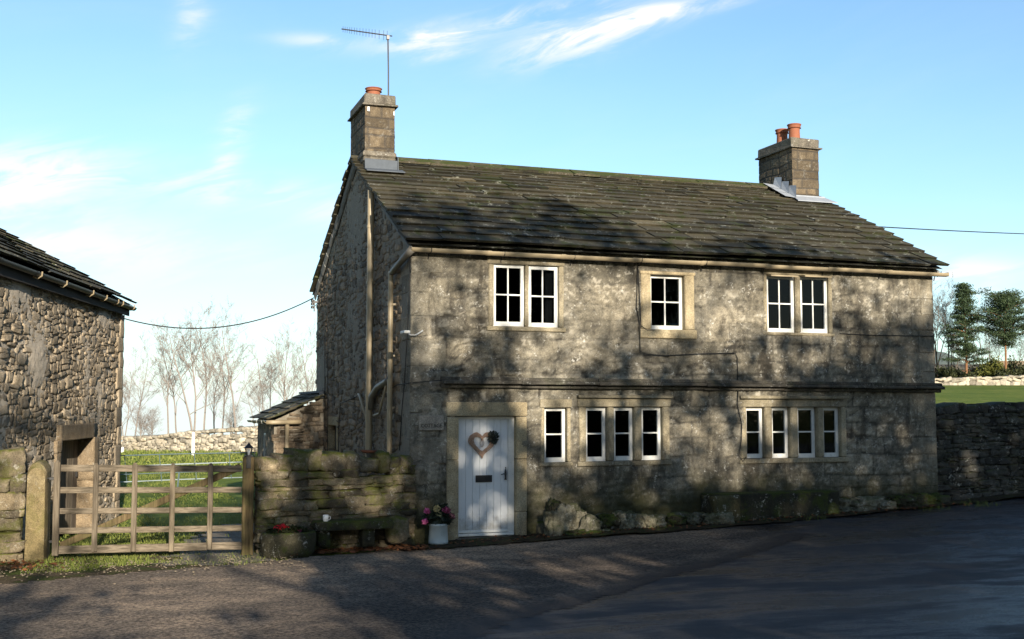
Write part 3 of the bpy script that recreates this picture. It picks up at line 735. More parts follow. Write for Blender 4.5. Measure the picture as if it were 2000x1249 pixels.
# timber head boards under the eaves on the upper left pair
# curtains and items inside upstairs windows
c = MB(); h = wins[1]; n = 24
for s0, s1, in ((h[1]-.16, h[1]-.01), (h[0]+.02, h[0]+.10)):
    V = []; 
    for k in range(n+1):
        xx = s0+(s1-s0)*k/n; yy = .17+.02*math.sin(k*1.7)
        V += [(xx, yy, h[2]), (xx, yy, h[3])]
    c.add(V, [(2*k, 2*k+2, 2*k+3, 2*k+1) for k in range(n)], .5)
o = c.build('curtain', m_plain('grey_curtain', (.42, .44, .44), .9, .1, .25, 9), cot, smooth=True); o['label'] = 'pale grey curtain behind the glass'
it = thing('green_box', 'small green box on the inside sill of the middle upper window', 'box', ((wins[2][0]+wins[2][1])/2-.02, .16, wins[2][2]+.0))
c = MB(); x = (wins[2][0]+wins[2][1])/2+.03; z = wins[2][2]+.05; c.obox((x, .16, z+.035), (.075, .04, .035), bev=.01); c.build('box_body', m_plain('green_plastic', (.20, .42, .05), .5, .4), it)
c = MB(); c.obox((x, .16, z+.074), (.078, .043, .006), bev=.004); c.build('lid', m_plain('green_lid', (.14, .30, .05), .5, .4), it)
it = thing('blue_box', 'small blue box on the inside sill of the middle upper window', 'box', (x+.16, .16, z))
c = MB(); c.obox((x+.16, .165, z+.03), (.07, .04, .03), bev=.01); c.build('box_body', m_plain('blue_plastic', (.05, .26, .42), .5, .4), it)
c = MB(); c.obox((x+.16, .165, z+.064), (.073, .043, .005), bev=.004); c.build('lid', m_plain('blue_lid', (.04, .2, .34), .5, .4), it)

# drip mould
q = MB(); xs_ = .45
while xs_ < HL+.06:
    l = min(random.uniform(1.1, 1.9), HL+.07-xs_); dz = -.005*xs_
    for (y0, za, zb) in ((-.18, 2.315, 2.365), (-.12, 2.365, 2.42), (-.08, 2.26, 2.315)):
        q.obox((xs_+l/2, y0/2+.02, (za+zb)/2+dz), (l/2-.001, -y0/2+.02, (zb-za)/2), bev=.010, jit=.003)
    xs_ += l
q.build('drip_moulding', m_stone('dark_moulding', (.045, .042, .036), (.085, .078, .066), (.17, .16, .135), lichen=.8, stain=.7, moss=.2, bmp=.9, tone=.2), cot)
# door surround
q = MB(); sx0 = at(872, 900, 1, 0)[0]; sx1 = at(1028, 900, 1, 0)[0]
for a, b in ((sx0, DX0-.004), (DX1+.004, sx1)):
    z = .0
    for hh in (.42, .78, .63):
        q.obox(((a+b)/2, .07, z+hh/2), ((b-a)/2, .098, hh/2-.003), bev=.01, jit=.002); z += hh
q.obox(((sx0+sx1)/2, .072, 1.94), ((sx1-sx0)/2+.01, .102, .105), bev=.012, jit=.003)
q.build('door_surround', M['dress'], cot)
q = MB(); q.obox(((DX0+DX1)/2, -.01, .02), ((DX1-DX0)/2+.05, .17, .045), bev=.012, jit=.003); q.build('door_step', M['mould'], cot)
# door
dr = MB(); dx0, dx1 = DX0+.03, DX1-.09; nb = 7
for k in range(nb):
    a = dx0+(dx1-dx0)*k/nb; b = dx0+(dx1-dx0)*(k+1)/nb
    dr.obox(((a+b)/2, .125, .97), ((b-a)/2-.0015, .02, .83), bev=.004, r=.5)
dr.box(dx0+.002, dx1-.002, .128, .15, .14, 1.8, .5)
door = dr.build('door', M['doorwhite'], cot)
q = MB(); q.box(DX0, DX0+.03, .06, .15, .065, DZ1, .5); q.box(DX1-.085, DX1, .075, .15, .065, DZ1, .5); q.box(DX1-.09, DX1-.082, .09, .15, .1, 1.8, .5)
q.box(DX0+.03, DX1-.085, .07, .15, 1.795, DZ1, .5); q.build('door_frame', M['white'], cot)
q = MB(); q.obox(((DX0+DX1)/2, .085, .095), ((DX1-DX0)/2-.01, .05, .018), bev=.006, r=.5); q.obox(((DX0+DX1)/2-.03, .095, .14), ((dx1-dx0)/2, .02, .02), bev=.008, r=.5); q.build('weather_board', M['white'], cot)
a = at(929, 929, 1, .1); b = at(961, 942, 1, .1)
q = MB(); q.obox(((a[0]+b[0])/2, .10, (a[2]+b[2])/2), ((b[0]-a[0])/2, .008, (a[2]-b[2])/2), bev=.003); q.box(a[0]+.012, b[0]-.012, .086, .094, b[2]+.012, a[2]-.02)
q.build('letter_box', M['black'], door)
a = at(987, 926, 1, .1); q = MB()
q.tube([(a[0], .095, a[2]+.075), (a[0], .09, a[2]+.03), (a[0], .09, a[2]-.06), (a[0], .095, a[2]-.085)], [.006, .017, .014, .02], 8)
q.tube([(a[0], .09, a[2]), (a[0], .05, a[2]), (a[0]-.05, .045, a[2]+.004), (a[0]-.085, .05, a[2]-.008)], [.009, .009, .007, .006], 8)
q.lathe([(.004, -.01), (.011, 0), (.004, .012)], (a[0], .09, a[2]+.09), 8); q.build('handle', M['black'], door)
# plaque: second line reads COTTAGE, the first is weathered beyond reading
a = at(818, 812, 1, -.03); b = at(866, 841, 1, -.03)
q = MB(); q.obox(((a[0]+b[0])/2, -.015, (a[2]+b[2])/2), ((b[0]-a[0])/2, .036, (a[2]-b[2])/2), bev=.008, jit=.002)
pl = q.build('name_plaque', m_stone('plaque_stone', (.24, .215, .18), (.32, .29, .245), (.38, .35, .30), lichen=.4, stain=.4, bmp=.3, tone=.05), cot)
tx = bpy.data.curves.new('plaque_lettering', 'FONT'); tx.body = 'COTTAGE'; tx.size = .095; tx.extrude = .002; tx.align_x = 'CENTER'
to = bpy.data.objects.new('tmp', tx); COL.objects.link(to); bpy.context.view_layer.update()
me = bpy.data.meshes.new_from_object(to.evaluated_get(bpy.context.evaluated_depsgraph_get())); bpy.data.objects.remove(to)
to = bpy.data.objects.new('lettering', me); COL.objects.link(to); to.parent = pl; to.location = ((a[0]+b[0])/2-0, -.0525, b[2]+.045)
to.rotation_euler = (math.pi/2, 0, 0); to.scale = (.72, .8, 1); me.materials.clear(); me.materials.append(m_plain('letter_cut', (.045, .045, .04), .9, .1))
# --- roof
def slates(mb, P0, U, V, N, width, courses, wr=(.38, .8), th=.030, side=.02):
    P0 = np.array(P0, float); U = np.array(U, float); V = np.array(V, float); N = np.array(N, float); s0 = 0.
    for ci, ex in enumerate(courses):
        x = -side-random.uniform(0, .03); xend = width+side+random.uniform(0, .05)
        while x < xend-.05:
            w = random.uniform(*wr); tone_ = min(1, max(0, random.gauss(.5, .16)+(.25 if random.random() < .06 else 0)))
            if xend-x-w < .2: w = xend-x
            L = ex*1.55; t = th*random.uniform(.9, 1.15); lift = t*.95; jl = random.uniform(-.012, .008)
            ang = lift/ex*.8
            Vt = V*math.cos(ang)-N*math.sin(ang); Nt = N*math.cos(ang)+V*math.sin(ang)
            tw = random.uniform(-.008, .008)
            cen = P0+U*(x+w/2)+V*(s0+jl)+Vt*(L/2)+N*(lift+.035+random.uniform(-.003, .003)+.015*math.sin((x+s0)*1.3))
            hw = w/2-.003
            vs = []
            for (iu, iv, iw) in [(-1, -1, -1), (-.3, -1.0, -1), (.35, -1., -1), (1, -1, -1), (1, 1, -1), (-1, 1, -1), (-1, -1, 1), (-.3, -1, 1), (.35, -1, 1), (1, -1, 1), (1, 1, 1), (-1, 1, 1)]:
                jj = random.uniform(-.007, .007) if iv < 0 else 0
                vs.append(cen+U*(iu*hw)+Vt*(iv*L/2+jj+tw*iu+(.035 if (iw < 0 and iv < 0) else 0))+Nt*(iw*t/2+random.uniform(-.002, .002)))
            # same jitter top and bottom is not needed: real slates have hacked edges
            mb.add(vs, [(5, 4, 3, 2, 1, 0), (6, 7, 8, 9, 10, 11), (0, 1, 7, 6), (1, 2, 8, 7), (2, 3, 9, 8), (3, 4, 10, 9), (4, 5, 11, 10), (5, 0, 6, 11)], tone_)
            x += w
        s0 += ex
def roof_slope(mb, x0, x1, ye, ze, yr, zr, n, e0=.36, e1=.17, wr=(.38, .8)):
    V = np.array([0, yr-ye, zr-ze]); L = np.linalg.norm(V); V /= L
    N = np.array([0, -V[2], V[1]]) if yr > ye else np.array([0, V[2], -V[1]])
    if N[2] < 0: N = -N
    ex = np.linspace(e0, e1, n); ex *= L/ex.sum()
    slates(mb, (x0, ye, ze), (1, 0, 0), V, N, x1-x0, ex, wr, .042)
    mb.add([(x0+.02, ye+.04, ze+.0), (x1-.02, ye+.04, ze+.0), (x1-.02, yr, zr), (x0+.02, yr, zr)], [(0, 1, 2, 3)], .1)
rf = MB(); roof_slope(rf, -.10, HL+.13, -.20, 4.335, RY, RZ+.02, 18, wr=(.45, 1.0)); roof_slope(rf, -.10, HL+.13, HD+.15, 4.33, RY, RZ+.02, 14, wr=(.5, 1.))
roof = rf.build('roof', M['slate'], cot)
q = MB(); x = .48
while x < HL-.6:
    l = min(random.uniform(.55, .85), HL-.6-x)
    for sg in (-1, 1):
        an = .44; U_ = np.array([1, 0, 0]); V_ = np.array([0, -sg*math.cos(an), -math.sin(an)]); N_ = np.array([0, -sg*math.sin(an), math.cos(an)])
        q.obox(np.array([x+l/2, RY, RZ+.125+random.uniform(-.006, .006)])+V_*.13, (l/2-.004, .13, .022), ax=(U_, V_, N_), jit=.009)
    q.tube([(x+.004, RY, RZ+.125), (x+l-.004, RY, RZ+.125)], .03, 6)
    x += l
q.build('ridge_tiles', M['ridge'], roof)
# mortar fillets under the verges
for X, sg in ((-.02, -1), (HL+.02, 1)):
    q = MB(); pts = [(-.12, 4.27), (RY, RZ-.03), (HD+.08, 4.27)]
    for (ya, za), (yb, zb) in zip(pts, pts[1:]):
        n = 14
        for k in range(n):
            y0_, y1_ = ya+(yb-ya)*k/n, ya+(yb-ya)*(k+1)/n; z0_, z1_ = za+(zb-za)*k/n, za+(zb-za)*(k+1)/n
            d = random.uniform(.05, .10); e = random.uniform(.02, .035)
            q.add([(X, y0_, z0_-d), (X+sg*e, y0_, z0_-d*.6), (X+sg*(e+.02), y0_, z0_+.035), (X, y0_, z0_+.035),
                   (X, y1_, z1_-d), (X+sg*e, y1_, z1_-d*.6), (X+sg*(e+.02), y1_, z1_+.035), (X, y1_, z1_+.035)],
                  [(0, 1, 2, 3), (7, 6, 5, 4), (0, 4, 5, 1), (1, 5, 6, 2), (2, 6, 7, 3), (3, 7, 4, 0)])
    q.build('verge_mortar', M['mortar'], roof)
# smooth rendered strip beside the front left verge
# --- chimneys
def chimney(x0, x1, y0, y1, zb, zt, pots, seed):
    c = MB()
    for (org, U, N, W_) in (((x0, y0, 0), (1, 0, 0), (0, -1, 0), x1-x0), ((x0, y0, 0), (0, 1, 0), (-1, 0, 0), y1-y0), ((x1, y0, 0), (0, 1, 0), (1, 0, 0), y1-y0), ((x0, y1, 0), (1, 0, 0), (0, 1, 0), x1-x0)):
        stone_panel(c, org, U, N, W_, zt-.2, 'course', [], .025, depth=.012, cell=(.28, .19), seed=seed, rough=.006, z0=zb); seed += 1
    ch = build_panel(c, 'chimney', M['chim'], roof)
    t = MB(); cx, cy, hx, hy = (x0+x1)/2, (y0+y1)/2, (x1-x0)/2, (y1-y0)/2
    t.obox((cx, cy, zt-.205), (hx+.055, hy+.06, .014), jit=.006, bev=.005)
    t.obox((cx, cy, zt-.10), (hx+.015, hy+.015, .092), bev=.02, jit=.006)
    t.build('chimney_cap', M['mould'], ch)
    for (px_, py_, r, h) in pots:
        p = MB(); p.lathe([(r*.92, -.02), (r*.95, 0), (r*.88, h*.55), (r*.90, h*.72), (r*1.12, h*.76), (r*1.0, h*.80), (r*1.05, h*.9), (r*1.16, h*.97), (r*1.12, h), (r*.82, h), (r*.78, h*.5)], (px_, py_, zt), 28, .5)
        p.build('chimney_pot', M['terra'], ch)
        
    return ch
zt = 7.47
chl = chimney(.0, .53, 3.3, 4.55, 5.75, zt, [(.27, 3.86, .135, .24)], 50)
q = MB(); q.obox((.265, 3.925, 6.39), (.30, .66, .055), bev=.03, jit=.006); q.obox((.265, 3.925, 6.30), (.285, .64, .05), bev=.02, jit=.005); q.build('chimney_plinth', M['mould'], chl)
q = MB()
q.obox((.29, 3.25, 6.19), (.30, .012, .10), jit=.004, bev=.004)
q.add([(-.02, 3.24, 6.11), (.66, 3.24, 6.11), (.66, 3.02, 6.035), (-.02, 3.02, 6.035), (-.02, 3.24, 6.125), (.66, 3.24, 6.125), (.66, 3.02, 6.05), (-.02, 3.02, 6.05)], [(0, 1, 2, 3), (4, 5, 6, 7), (0, 1, 5, 4), (2, 3, 7, 6), (1, 2, 6, 5), (0, 3, 7, 4)])
q.add([(.57, 3.2, 6.08), (.57, 4.0, 6.5), (.57, 4.0, 6.62), (.57, 3.22, 6.34), (.585, 3.2, 6.08), (.585, 4.0, 6.5), (.585, 4.0, 6.62), (.585, 3.22, 6.34)], [(0, 1, 2, 3), (4, 5, 6, 7), (0, 1, 5, 4), (2, 3, 7, 6), (1, 2, 6, 5), (0, 3, 7, 4)])
q.build('lead_flashing', M['lead'], chl)
q = MB(); q.box(.035, .075, 3.275, 3.29, 7.14, 7.22); q.build('chimney_bracket', M['white'], chl)
q = MB(); q.box(.50, .52, 3.275, 3.29, 7.10, 7.17); q.build('chimney_bracket', M['white'], chl)
chr_ = chimney(8.66, 9.28, 3.3, 4.55, 5.7, 7.36, [(8.93, 3.62, .125, .34), (8.90, 4.02, .125, .32)], 70)
q = MB(); q.obox((8.97, 3.925, 6.07), (.345, .66, .07), bev=.03, jit=.006); q.build('chimney_plinth', M['mould'], chr_)
q = MB()
q.obox((8.99, 3.225, 6.10), (.36, .012, .07), jit=.004, bev=.004)
q.add([(8.60, 3.24, 6.16), (9.36, 3.24, 6.16), (9.44, 2.90, 6.005), (8.52, 2.90, 6.005), (8.60, 3.24, 6.145), (9.36, 3.24, 6.145), (9.44, 2.90, 5.99), (8.52, 2.90, 5.99)], [(0, 1, 2, 3), (4, 5, 6, 7), (0, 1, 5, 4), (2, 3, 7, 6), (1, 2, 6, 5), (0, 3, 7, 4)])
for k in range(3):      # stepped flashing up the near side of the stack
    y0_ = 3.06+k*.26; z0_ = 6.08+k*.13
    q.add([(8.58, y0_, z0_), (8.58, y0_+.30, z0_+.15), (8.62, y0_+.30, z0_+.30), (8.62, y0_+.05, z0_+.26), (8.34, y0_, z0_+.02), (8.34, y0_+.30, z0_+.17)], [(0, 1, 2, 3), (0, 1, 5, 4)])
q.build('lead_flashing', m_plain('bright_lead', (.30, .33, .37), .6, .3, .25, 8), chr_)
# TV aerial on the left stack
ma = MB(); ma.tube([(.49, 3.62, 7.28), (.485, 3.62, 8.0), (.47, 3.62, 8.63)], .014, 8); mast = ma.build('tv_aerial', M['alu'], cot)
A = at(667, 57, 1, 3.62); B = at(766, 71, 1, 3.62)
q = MB(); q.tube([A, B], .011, 6); q.obox((.47, 3.62, (A[2]+B[2])/2-.05), (.025, .025, .035)); q.build('boom', M['alu'], mast)
for k in range(16):
    t = [.03, .07, .11, .16, .20, .25, .30, .36, .42, .48, .54, .60, .66, .74, .83, .90][k]; p = A+(B-A)*t; hh = .055+.045*t
    q = MB(); q.tube([p-np.array([0, 0, hh]), p+np.array([0, 0, hh*.9])], .0035, 4); q.build('element', M['alu'], mast)
# --- gutters and pipes of the cottage
def gutter_run(P, Q, r=.055, joints=7):
    g_ = MB(); P = np.array(P, float); Q = np.array(Q, float); d = (Q-P); L = np.linalg.norm(d); d /= L
    s_ = np.cross(d, [0, 0, 1]); s_ /= np.linalg.norm(s_); nn = 12
    cuts = np.linspace(0, L, joints+1)
    for a0, a1 in zip(cuts, cuts[1:]):
        sag = random.uniform(-.008, .008)
        V = []
        for e in (a0, a1):
            for k in range(nn+1):
                an = math.pi*k/nn; V.append(P+d*e+s_*math.cos(an)*r-np.array([0, 0, 1])*(math.sin(an)*r-sag))
            for k in range(nn, -1, -1):
                an = math.pi*k/nn; V.append(P+d*e+s_*math.cos(an)*(r-.006)-np.array([0, 0, 1])*(math.sin(an)*(r-.006)-sag))
        m_ = 2*(nn+1); g_.add(V, [(k, (k+1) % m_, m_+(k+1) % m_, m_+k) for k in range(m_)]+[tuple(range(m_)), tuple(range(m_, 2*m_))], .5)
    for e in cuts[1:-1]:
        V = []
        for ee in (e-.035, e+.035):
            for k in range(nn+1):
                an = math.pi*k/nn; V.append(P+d*ee+s_*math.cos(an)*(r+.008)-np.array([0, 0, 1])*(math.sin(an)*(r+.008)))
        g_.add(V, [(k, k+1, nn+2+k, nn+1+k) for k in range(nn)], .5)
    return g_
gu = gutter_run((-.05, -.155, 4.285), (HL+.17, -.155, 4.27), .06, 8)
gu.obox((HL+.18, -.155, 4.245), (.012, .062, .035), bev=.01)
gobj = gu.build('gutter', M['gutter'], cot, smooth=False)
for k in range(9):
    q = MB(); xx = .25+k*1.13; q.tube([(xx, -.215, 4.29), (xx, -.20, 4.235), (xx, -.15, 4.212), (xx, -.05, 4.225), (xx, -.02, 4.14)], .008, 5)
    q.build('bracket', M['cable'], gobj)
q = MB(); q.tube([(-.03, -.155, 4.26), (-.07, -.10, 4.21), (-.09, .25, 4.13), (-.085, .70, 4.06), (-.075, .93, 4.03)], [.055, .052, .048, .046, .042], 12)
q.build('gutter_elbow', M['guttergrey'], cot, smooth=True)
def pipe(name, x, y, zt_, zb_, r, col='gutter', cl=4):
    p = MB(); p.tube([(x, y, zb_), (x, y, zt_)], r, 14); 
    for k in range(cl):
        z = zb_+(zt_-zb_)*(k+.35)/cl; p.tube([(x, y, z-.022), (x, y, z+.022)], r+.008, 14); p.box(x-.004, x+.075, y-.035, y+.035, z-.014, z+.014)
    return p.build(name, M[col], cot, smooth=False)
pipe('soil_pipe', -.095, 2.34, 5.56, .9, .055, cl=5)
pipe('downpipe', -.08, .95, 4.06, .9, .04, 'gutter', cl=4)
def wp(px, py, x=-.08): return at(px, py, 0, x)
q = MB(); q.tube([wp(762, 738), wp(755, 746), wp(738, 757), wp(726, 775), wp(725, 800)], [.045, .052, .055, .055, .055], 12); q.build('soil_branch', M['guttergrey'], cot, smooth=True)
q = MB(); q.tube([wp(755, 748), wp(745, 790), wp(741, 808), wp(730, 812)], .018, 8); q.build('waste_pipe', M['gutter'], cot, smooth=True)
q = MB(); q.tube([wp(700, 770, 0), wp(702, 772), wp(718, 827)], .020, 8); q.build('waste_pipe', M['gutter'], cot, smooth=True)
q = MB(); q.tube([at(795, 650, 0, -.02), at(803, 655, 1, -.06), at(812, 655, 1, -.07), at(826, 646, 1, -.05)], .012, 8)
lb = q.build('wall_lamp', M['white'], cot, smooth=True)
q = MB(); c_ = (at(783, 649, 0, -.12)+at(800, 650, 0, -.12))/2; q.obox(c_, (.045, .13, .022), bev=.01); q.build('lamp_head', M['white'], lb)
# cables clipped to the walls
def cabf(pts, y=-.022): return [at(a, b, 1, y) for a, b in pts]
def cabg(pts, x=-.03): return [at(a, b, 0, x) for a, b in pts]
for pts in (cabf([(1246, 518), (1243, 600), (1250, 640), (1250, 686), (1262, 692), (1300, 695), (1375, 691), (1436, 690), (1440, 700), (1441, 744)], -.035),
            cabf([(1247, 528), (1250, 600), (1252, 636), (1263, 645), (1280, 645)], -.045),
            cabf([(1442, 762), (1440, 790), (1449, 830), (1448, 860), (1443, 890), (1451, 902), (1457, 893)], -.035),
            cabf([(806, 748), (862, 743), (960, 742), (1100, 744), (1250, 746), (1440, 749), (1600, 752), (1828, 756)], -.075),
            cabf([(1640, 652), (1700, 655), (1826, 657)], -.025),
            cabg([(800, 502), (800, 560), (796, 640), (790, 745), (785, 800), (780, 880)], -.03),
            cabg([(803, 748), (790, 750), (776, 752), (764, 759)], -.03),
            cabg([(640, 580), (640, 700), (640, 890)], -.03), cabg([(632, 585), (634, 700), (635, 800), (629, 806)], -.03),
            cabg([(614, 600), (626, 585), (640, 582)], -.03), cabg([(697, 775), (665, 788), (662, 830), (661, 890)], -.03)):
    q = MB(); q.tube(pts, .007, 5, .5); q.build('wall_cable', M['cable'], cot, smooth=True)
# small gable window
q = MB(); q.box(-.015, .2, gwin[0]-.12, gwin[1]+.12, gwin[3], gwin[3]+.16); q.box(-.012, .2, gwin[0]-.09, gwin[0]+.01, gwin[2], gwin[3]-.002); q.box(-.012, .2, gwin[1]-.01, gwin[1]+.06, gwin[2], gwin[3]-.002)
q.build('window_surround', M['dress'], cot)
q = MB(); q.box(.12, .13, gwin[0], gwin[1], gwin[2], gwin[3]); q.build('gable_window', M['black'], cot)
# insulator bracket at the back corner of the gable
I0 = at(612, 592, 0, -.12)
q = MB(); q.obox(I0+np.array([.06, 0, .02]), (.10, .02, .02)); q.obox(I0+np.array([.02, 0, -.06]), (.012, .012, .12)); 
for dz in (.05, -.02, -.09): q.lathe([(.01, -.03), (.035, -.025), (.03, .015), (.012, .03)], I0+np.array([-.02, 0, dz]), 10)
q.build('cable_bracket', M['black'], cot)

# ------------------------------------------------------------------ lean-to
lt = thing('lean_to', 'low stone lean-to shed with slate roof against the cottage gable', 'shed', (-.5, 7.5, -.1))
LX0, LY0, LY1 = -1.0, 6.9, 9.45
lz = lambda x: 1.70+(x-LX0)*.46
q = MB()
rubble(q, (LX0, LY0, 0), (1, 0, 0), (0, -1, 0), -LX0, 2.3, (.2, .11), .02, lambda u: 1.70+u*.46, [], 91, -.4)
lwh = (1.25, 1.62, .85, 1.42)
stone_panel(q, (LX0, LY0, 0), (0, 1, 0), (-1, 0, 0), LY1-LY0, 1.70, 'rubble', [lwh], .035, depth=.02, cell=(.26, .15), seed=92, z0=-.4)
stone_panel(q, (LX0, LY1, 0), (1, 0, 0), (0, 1, 0), -LX0, 2.3, 'rubble', [], .06, top=lambda u: 1.70+u*.46, depth=.02, cell=(.26, .15), seed=93, z0=-.4)
build_panel(q, 'wall', M['gable'], lt)
q = MB(); V_ = np.array([1, 0, .46]); Ln = np.linalg.norm(V_)*1.16; V_ /= np.linalg.norm(V_); N_ = np.array([-V_[2], 0, V_[0]])
slates(q, (LX0-.16, LY1+.1, 1.665), (0, -1, 0), V_, N_, LY1-LY0+.22, [Ln/5]*5, (.4, .8))
q.build('roof', M['slate'], lt)
q = MB(); q.obox((-.05, LY0-.02, 2.2), (.06, .03, .05)); q.obox((-.06, 8.2, 2.27), (.05, 1.3, .02)); q.build('lead_flashing', M['lead'], lt)
gg = gutter_run((LX0-.17, LY1+.12, 1.68), (LX0-.17, LY0-.12, 1.70), .05, 3); g_o = gg.build('gutter', M['gutter'], lt)
for k in range(3):
    q = MB(); yy = LY0+.2+k*.8; q.tube([(LX0-.225, yy, 1.70), (LX0-.21, yy, 1.64), (LX0-.17, yy, 1.62), (LX0-.02, yy, 1.66)], .009, 5); q.build('bracket', M['white'], g_o)
q = MB(); q.tube([(LX0-.17, LY0-.12, 1.665), (LX0-.05, LY0-.15, 1.665), (LX0+.50, LY0-.15, 1.67)], .045, 10); q.build('gutter_return', M['gutter'], lt, smooth=True)
q = MB(); q.tube([(LX0+.24, LY0-.12, 1.66), (LX0+.24, LY0-.10, .0)], .04, 10); q.build('downpipe', M['gutter'], lt, smooth=True)
q = MB(); y0_, y1_ = LY0+lwh[0], LY0+lwh[1]
q.box(LX0+.01, LX0+.06, y0_, y0_+.05, lwh[2], lwh[3]); q.box(LX0+.01, LX0+.06, y1_-.05, y1_, lwh[2], lwh[3]); q.box(LX0+.01, LX0+.06, y0_+.05, y1_-.05, lwh[3]-.05, lwh[3]); q.box(LX0+.01, LX0+.06, y0_+.05, y1_-.05, lwh[2], lwh[2]+.05)
wf = q.build('window_frame', M['white'], lt); q = MB(); q.box(LX0+.04, LX0+.046, y0_+.05, y1_-.05, lwh[2]+.05, lwh[3]-.05); q.build('pane', M['glass'], wf)

# ------------------------------------------------------------------ barn
BC = np.array([-3.90, 6.80, 0.]); BD = np.array([-1.68, -6.51, 0.]); BD /= np.linalg.norm(BD)      # towards the camera
BN = np.array([-BD[1], BD[0], 0.]); BN = BN if BN[0] > 0 else -BN
BL = 8.6; BE = 3.84
barn = thing('barn', 'tall rubble stone barn with small plank door and dark gutter', 'barn', tuple(BC+np.array([0, 0, -.28])))
def bpix(px, py): return atp(px, py, BC, BN)
def bs(p): return float((p-BC)@BD)
s0 = bs(bpix(178, 940)); s1 = bs(bpix(112, 940)); bz1 = bpix(145, 858)[2]; bz0 = bpix(145, 1030)[2]
org = BC+BD*BL
q = MB(); hb = (BL-s1-.04, BL-s0+.0, bz0-.3, bz1)
rubble(q, org, -BD, BN, BL, BE+.05, (.22, .115), .007, None, [hb], 33, -.5, 4, .020, .04)
build_panel(q, 'front_wall', M['barn'], barn)
q = MB()     # far gable end and back
BB = -BN; BW = 6.0
stone_panel(q, BC, BB, -BD, BW, 5.5, 'rubble', [], .07, top=lambda u: BE+np.minimum(u, BW-u)*.55, depth=.05, cell=(.34, .19), seed=34, rough=.03, z0=-.5)
build_panel(q, 'gable_wall', M['barn'], barn)
q = MB(); stone_panel(q, BC+BB*BW, BD, BB, BL, BE, 'rubble', [], .12, depth=.05, cell=(.34, .19), seed=35, rough=.03, z0=-.5); build_panel(q, 'back_wall', M['barn'], barn)
q = MB(); stone_panel(q, BC+BD*BL, BB, BD, BW, 5.5, 'rubble', [], .12, top=lambda u: BE+np.minimum(u, BW-u)*.55, depth=.05, cell=(.34, .19), seed=36, rough=.03, z0=-.5); build_panel(q, 'gable_wall', M['barn'], barn)
AX = (BD, BN, np.array([0, 0, 1.]))
def bp(s, n, z): return BC+BD*s+BN*n+np.array([0, 0, z])
q = MB(); z = bz0-.1; k = 0
while z < BE-.2:
    h = random.uniform(.22, .45); h = min(h, BE-.1-z); l1, l2 = ((.42, .3) if k % 2 else (.26, .5))
    q.stone(bp(l1/2-.03, -l2/2+.03, z+h/2), (l1/2*1.02, l2/2*1.02, h/2*1.0), AX, 8, .05, .05); z += h; k += 1
q.build('quoins', M['barn'], barn, smooth=True)
q = MB(); q.stone(bp((s0+s1)/2, -.15, bz1+.115), ((s1-s0)/2+.14, .19, .125), AX, 10, .05, .06); q.build('door_lintel', M['quoin'], barn, smooth=True)
for a_, w_ in ((s0-.12, .17), (s1+.10, .13)):
    q = MB(); z = bz0-.1
    for hh in ((.8, .9) if a_ < s1 else (.5, .4, .45, .4)):
        hh = min(hh, bz1-z)
        if hh > .05: q.stone(bp(a_, -.17, z+hh/2), (w_*1.0, .22, hh/2*1.0), AX, 8, .06, .05)
        z += hh
    q.build('door_jamb', M['quoin'], barn, smooth=True)
q = MB(); nb = 6
for k in range(nb):
    a_ = s0+(s1-s0)*k/nb; b_ = s0+(s1-s0)*(k+1)/nb; q.obox(bp((a_+b_)/2, -.24, (bz0+bz1)/2-.05), ((b_-a_)/2-.004, .018, (bz1-bz0)/2+.05), AX, bev=.004)
bd = q.build('door', M['bdoor'], barn)
q = MB(); q.obox(bp(s0+.14, -.21, (bz0+bz1)/2+.1), (.02, .02, .05), AX); q.build('latch', M['black'], bd)
# roof of the barn
q = MB(); Vb = BB*1.0+np.array([0, 0, .55]); Lb = np.linalg.norm(Vb)*(BW/2+.35); Vb = Vb/np.linalg.norm(Vb)
Nb = np.cross(-BD, Vb); Nb = Nb if Nb[2] > 0 else -Nb
P0 = bp(-.14, .20, BE+.05)
slates(q, P0, BD, Vb, Nb, BL+.5, np.linspace(.36, .24, 13)*Lb/np.linspace(.36, .24, 13).sum(), (.4, .9), .035)
p3 = P0+BD*(BL+.5); q.add([P0+Nb*-.01, p3+Nb*-.01, p3+Vb*Lb, P0+Vb*Lb], [(0, 1, 2, 3)], .1)
Vb2 = -BB*1.0+np.array([0, 0, .55]); Vb2 /= np.linalg.norm(Vb2); Nb2 = np.cross(-BD, Vb2); Nb2 = Nb2 if Nb2[2] > 0 else -Nb2
P1 = bp(-.22, -BW-.33, BE+.06); slates(q, P1, BD, Vb2, Nb2, BL+.5, [Lb/11]*11, (.6, 1.1), .035)
q.build('roof', M['slate2'], barn)
q = MB(); q.obox(bp(BL/2, .095, BE-.02), (BL/2+.10, .012, .12), AX); q.obox(bp(BL/2, .05, BE+.07), (BL/2+.10, .055, .01), AX); q.build('eaves_board', m_plain('dark_eaves_board', (.035, .033, .032), .8, .2), barn)
gg = gutter_run(bp(-.16, .17, BE+.03), bp(BL+.1, .17, BE+.06), .058, 6); gb = gg.build('gutter', m_plain('dark_gutter', (.055, .058, .062), .5, .5), barn)
for s_ in (.05, .9, 1.25, 2.05, 2.9, 4.4, 5.6):
    q = MB(); q.tube([bp(s_, .235, BE+.06), bp(s_, .232, BE+.0), bp(s_, .17, BE-.04), bp(s_, .09, BE-.01)], .011, 5); q.build('bracket', M['gutter'], gb)

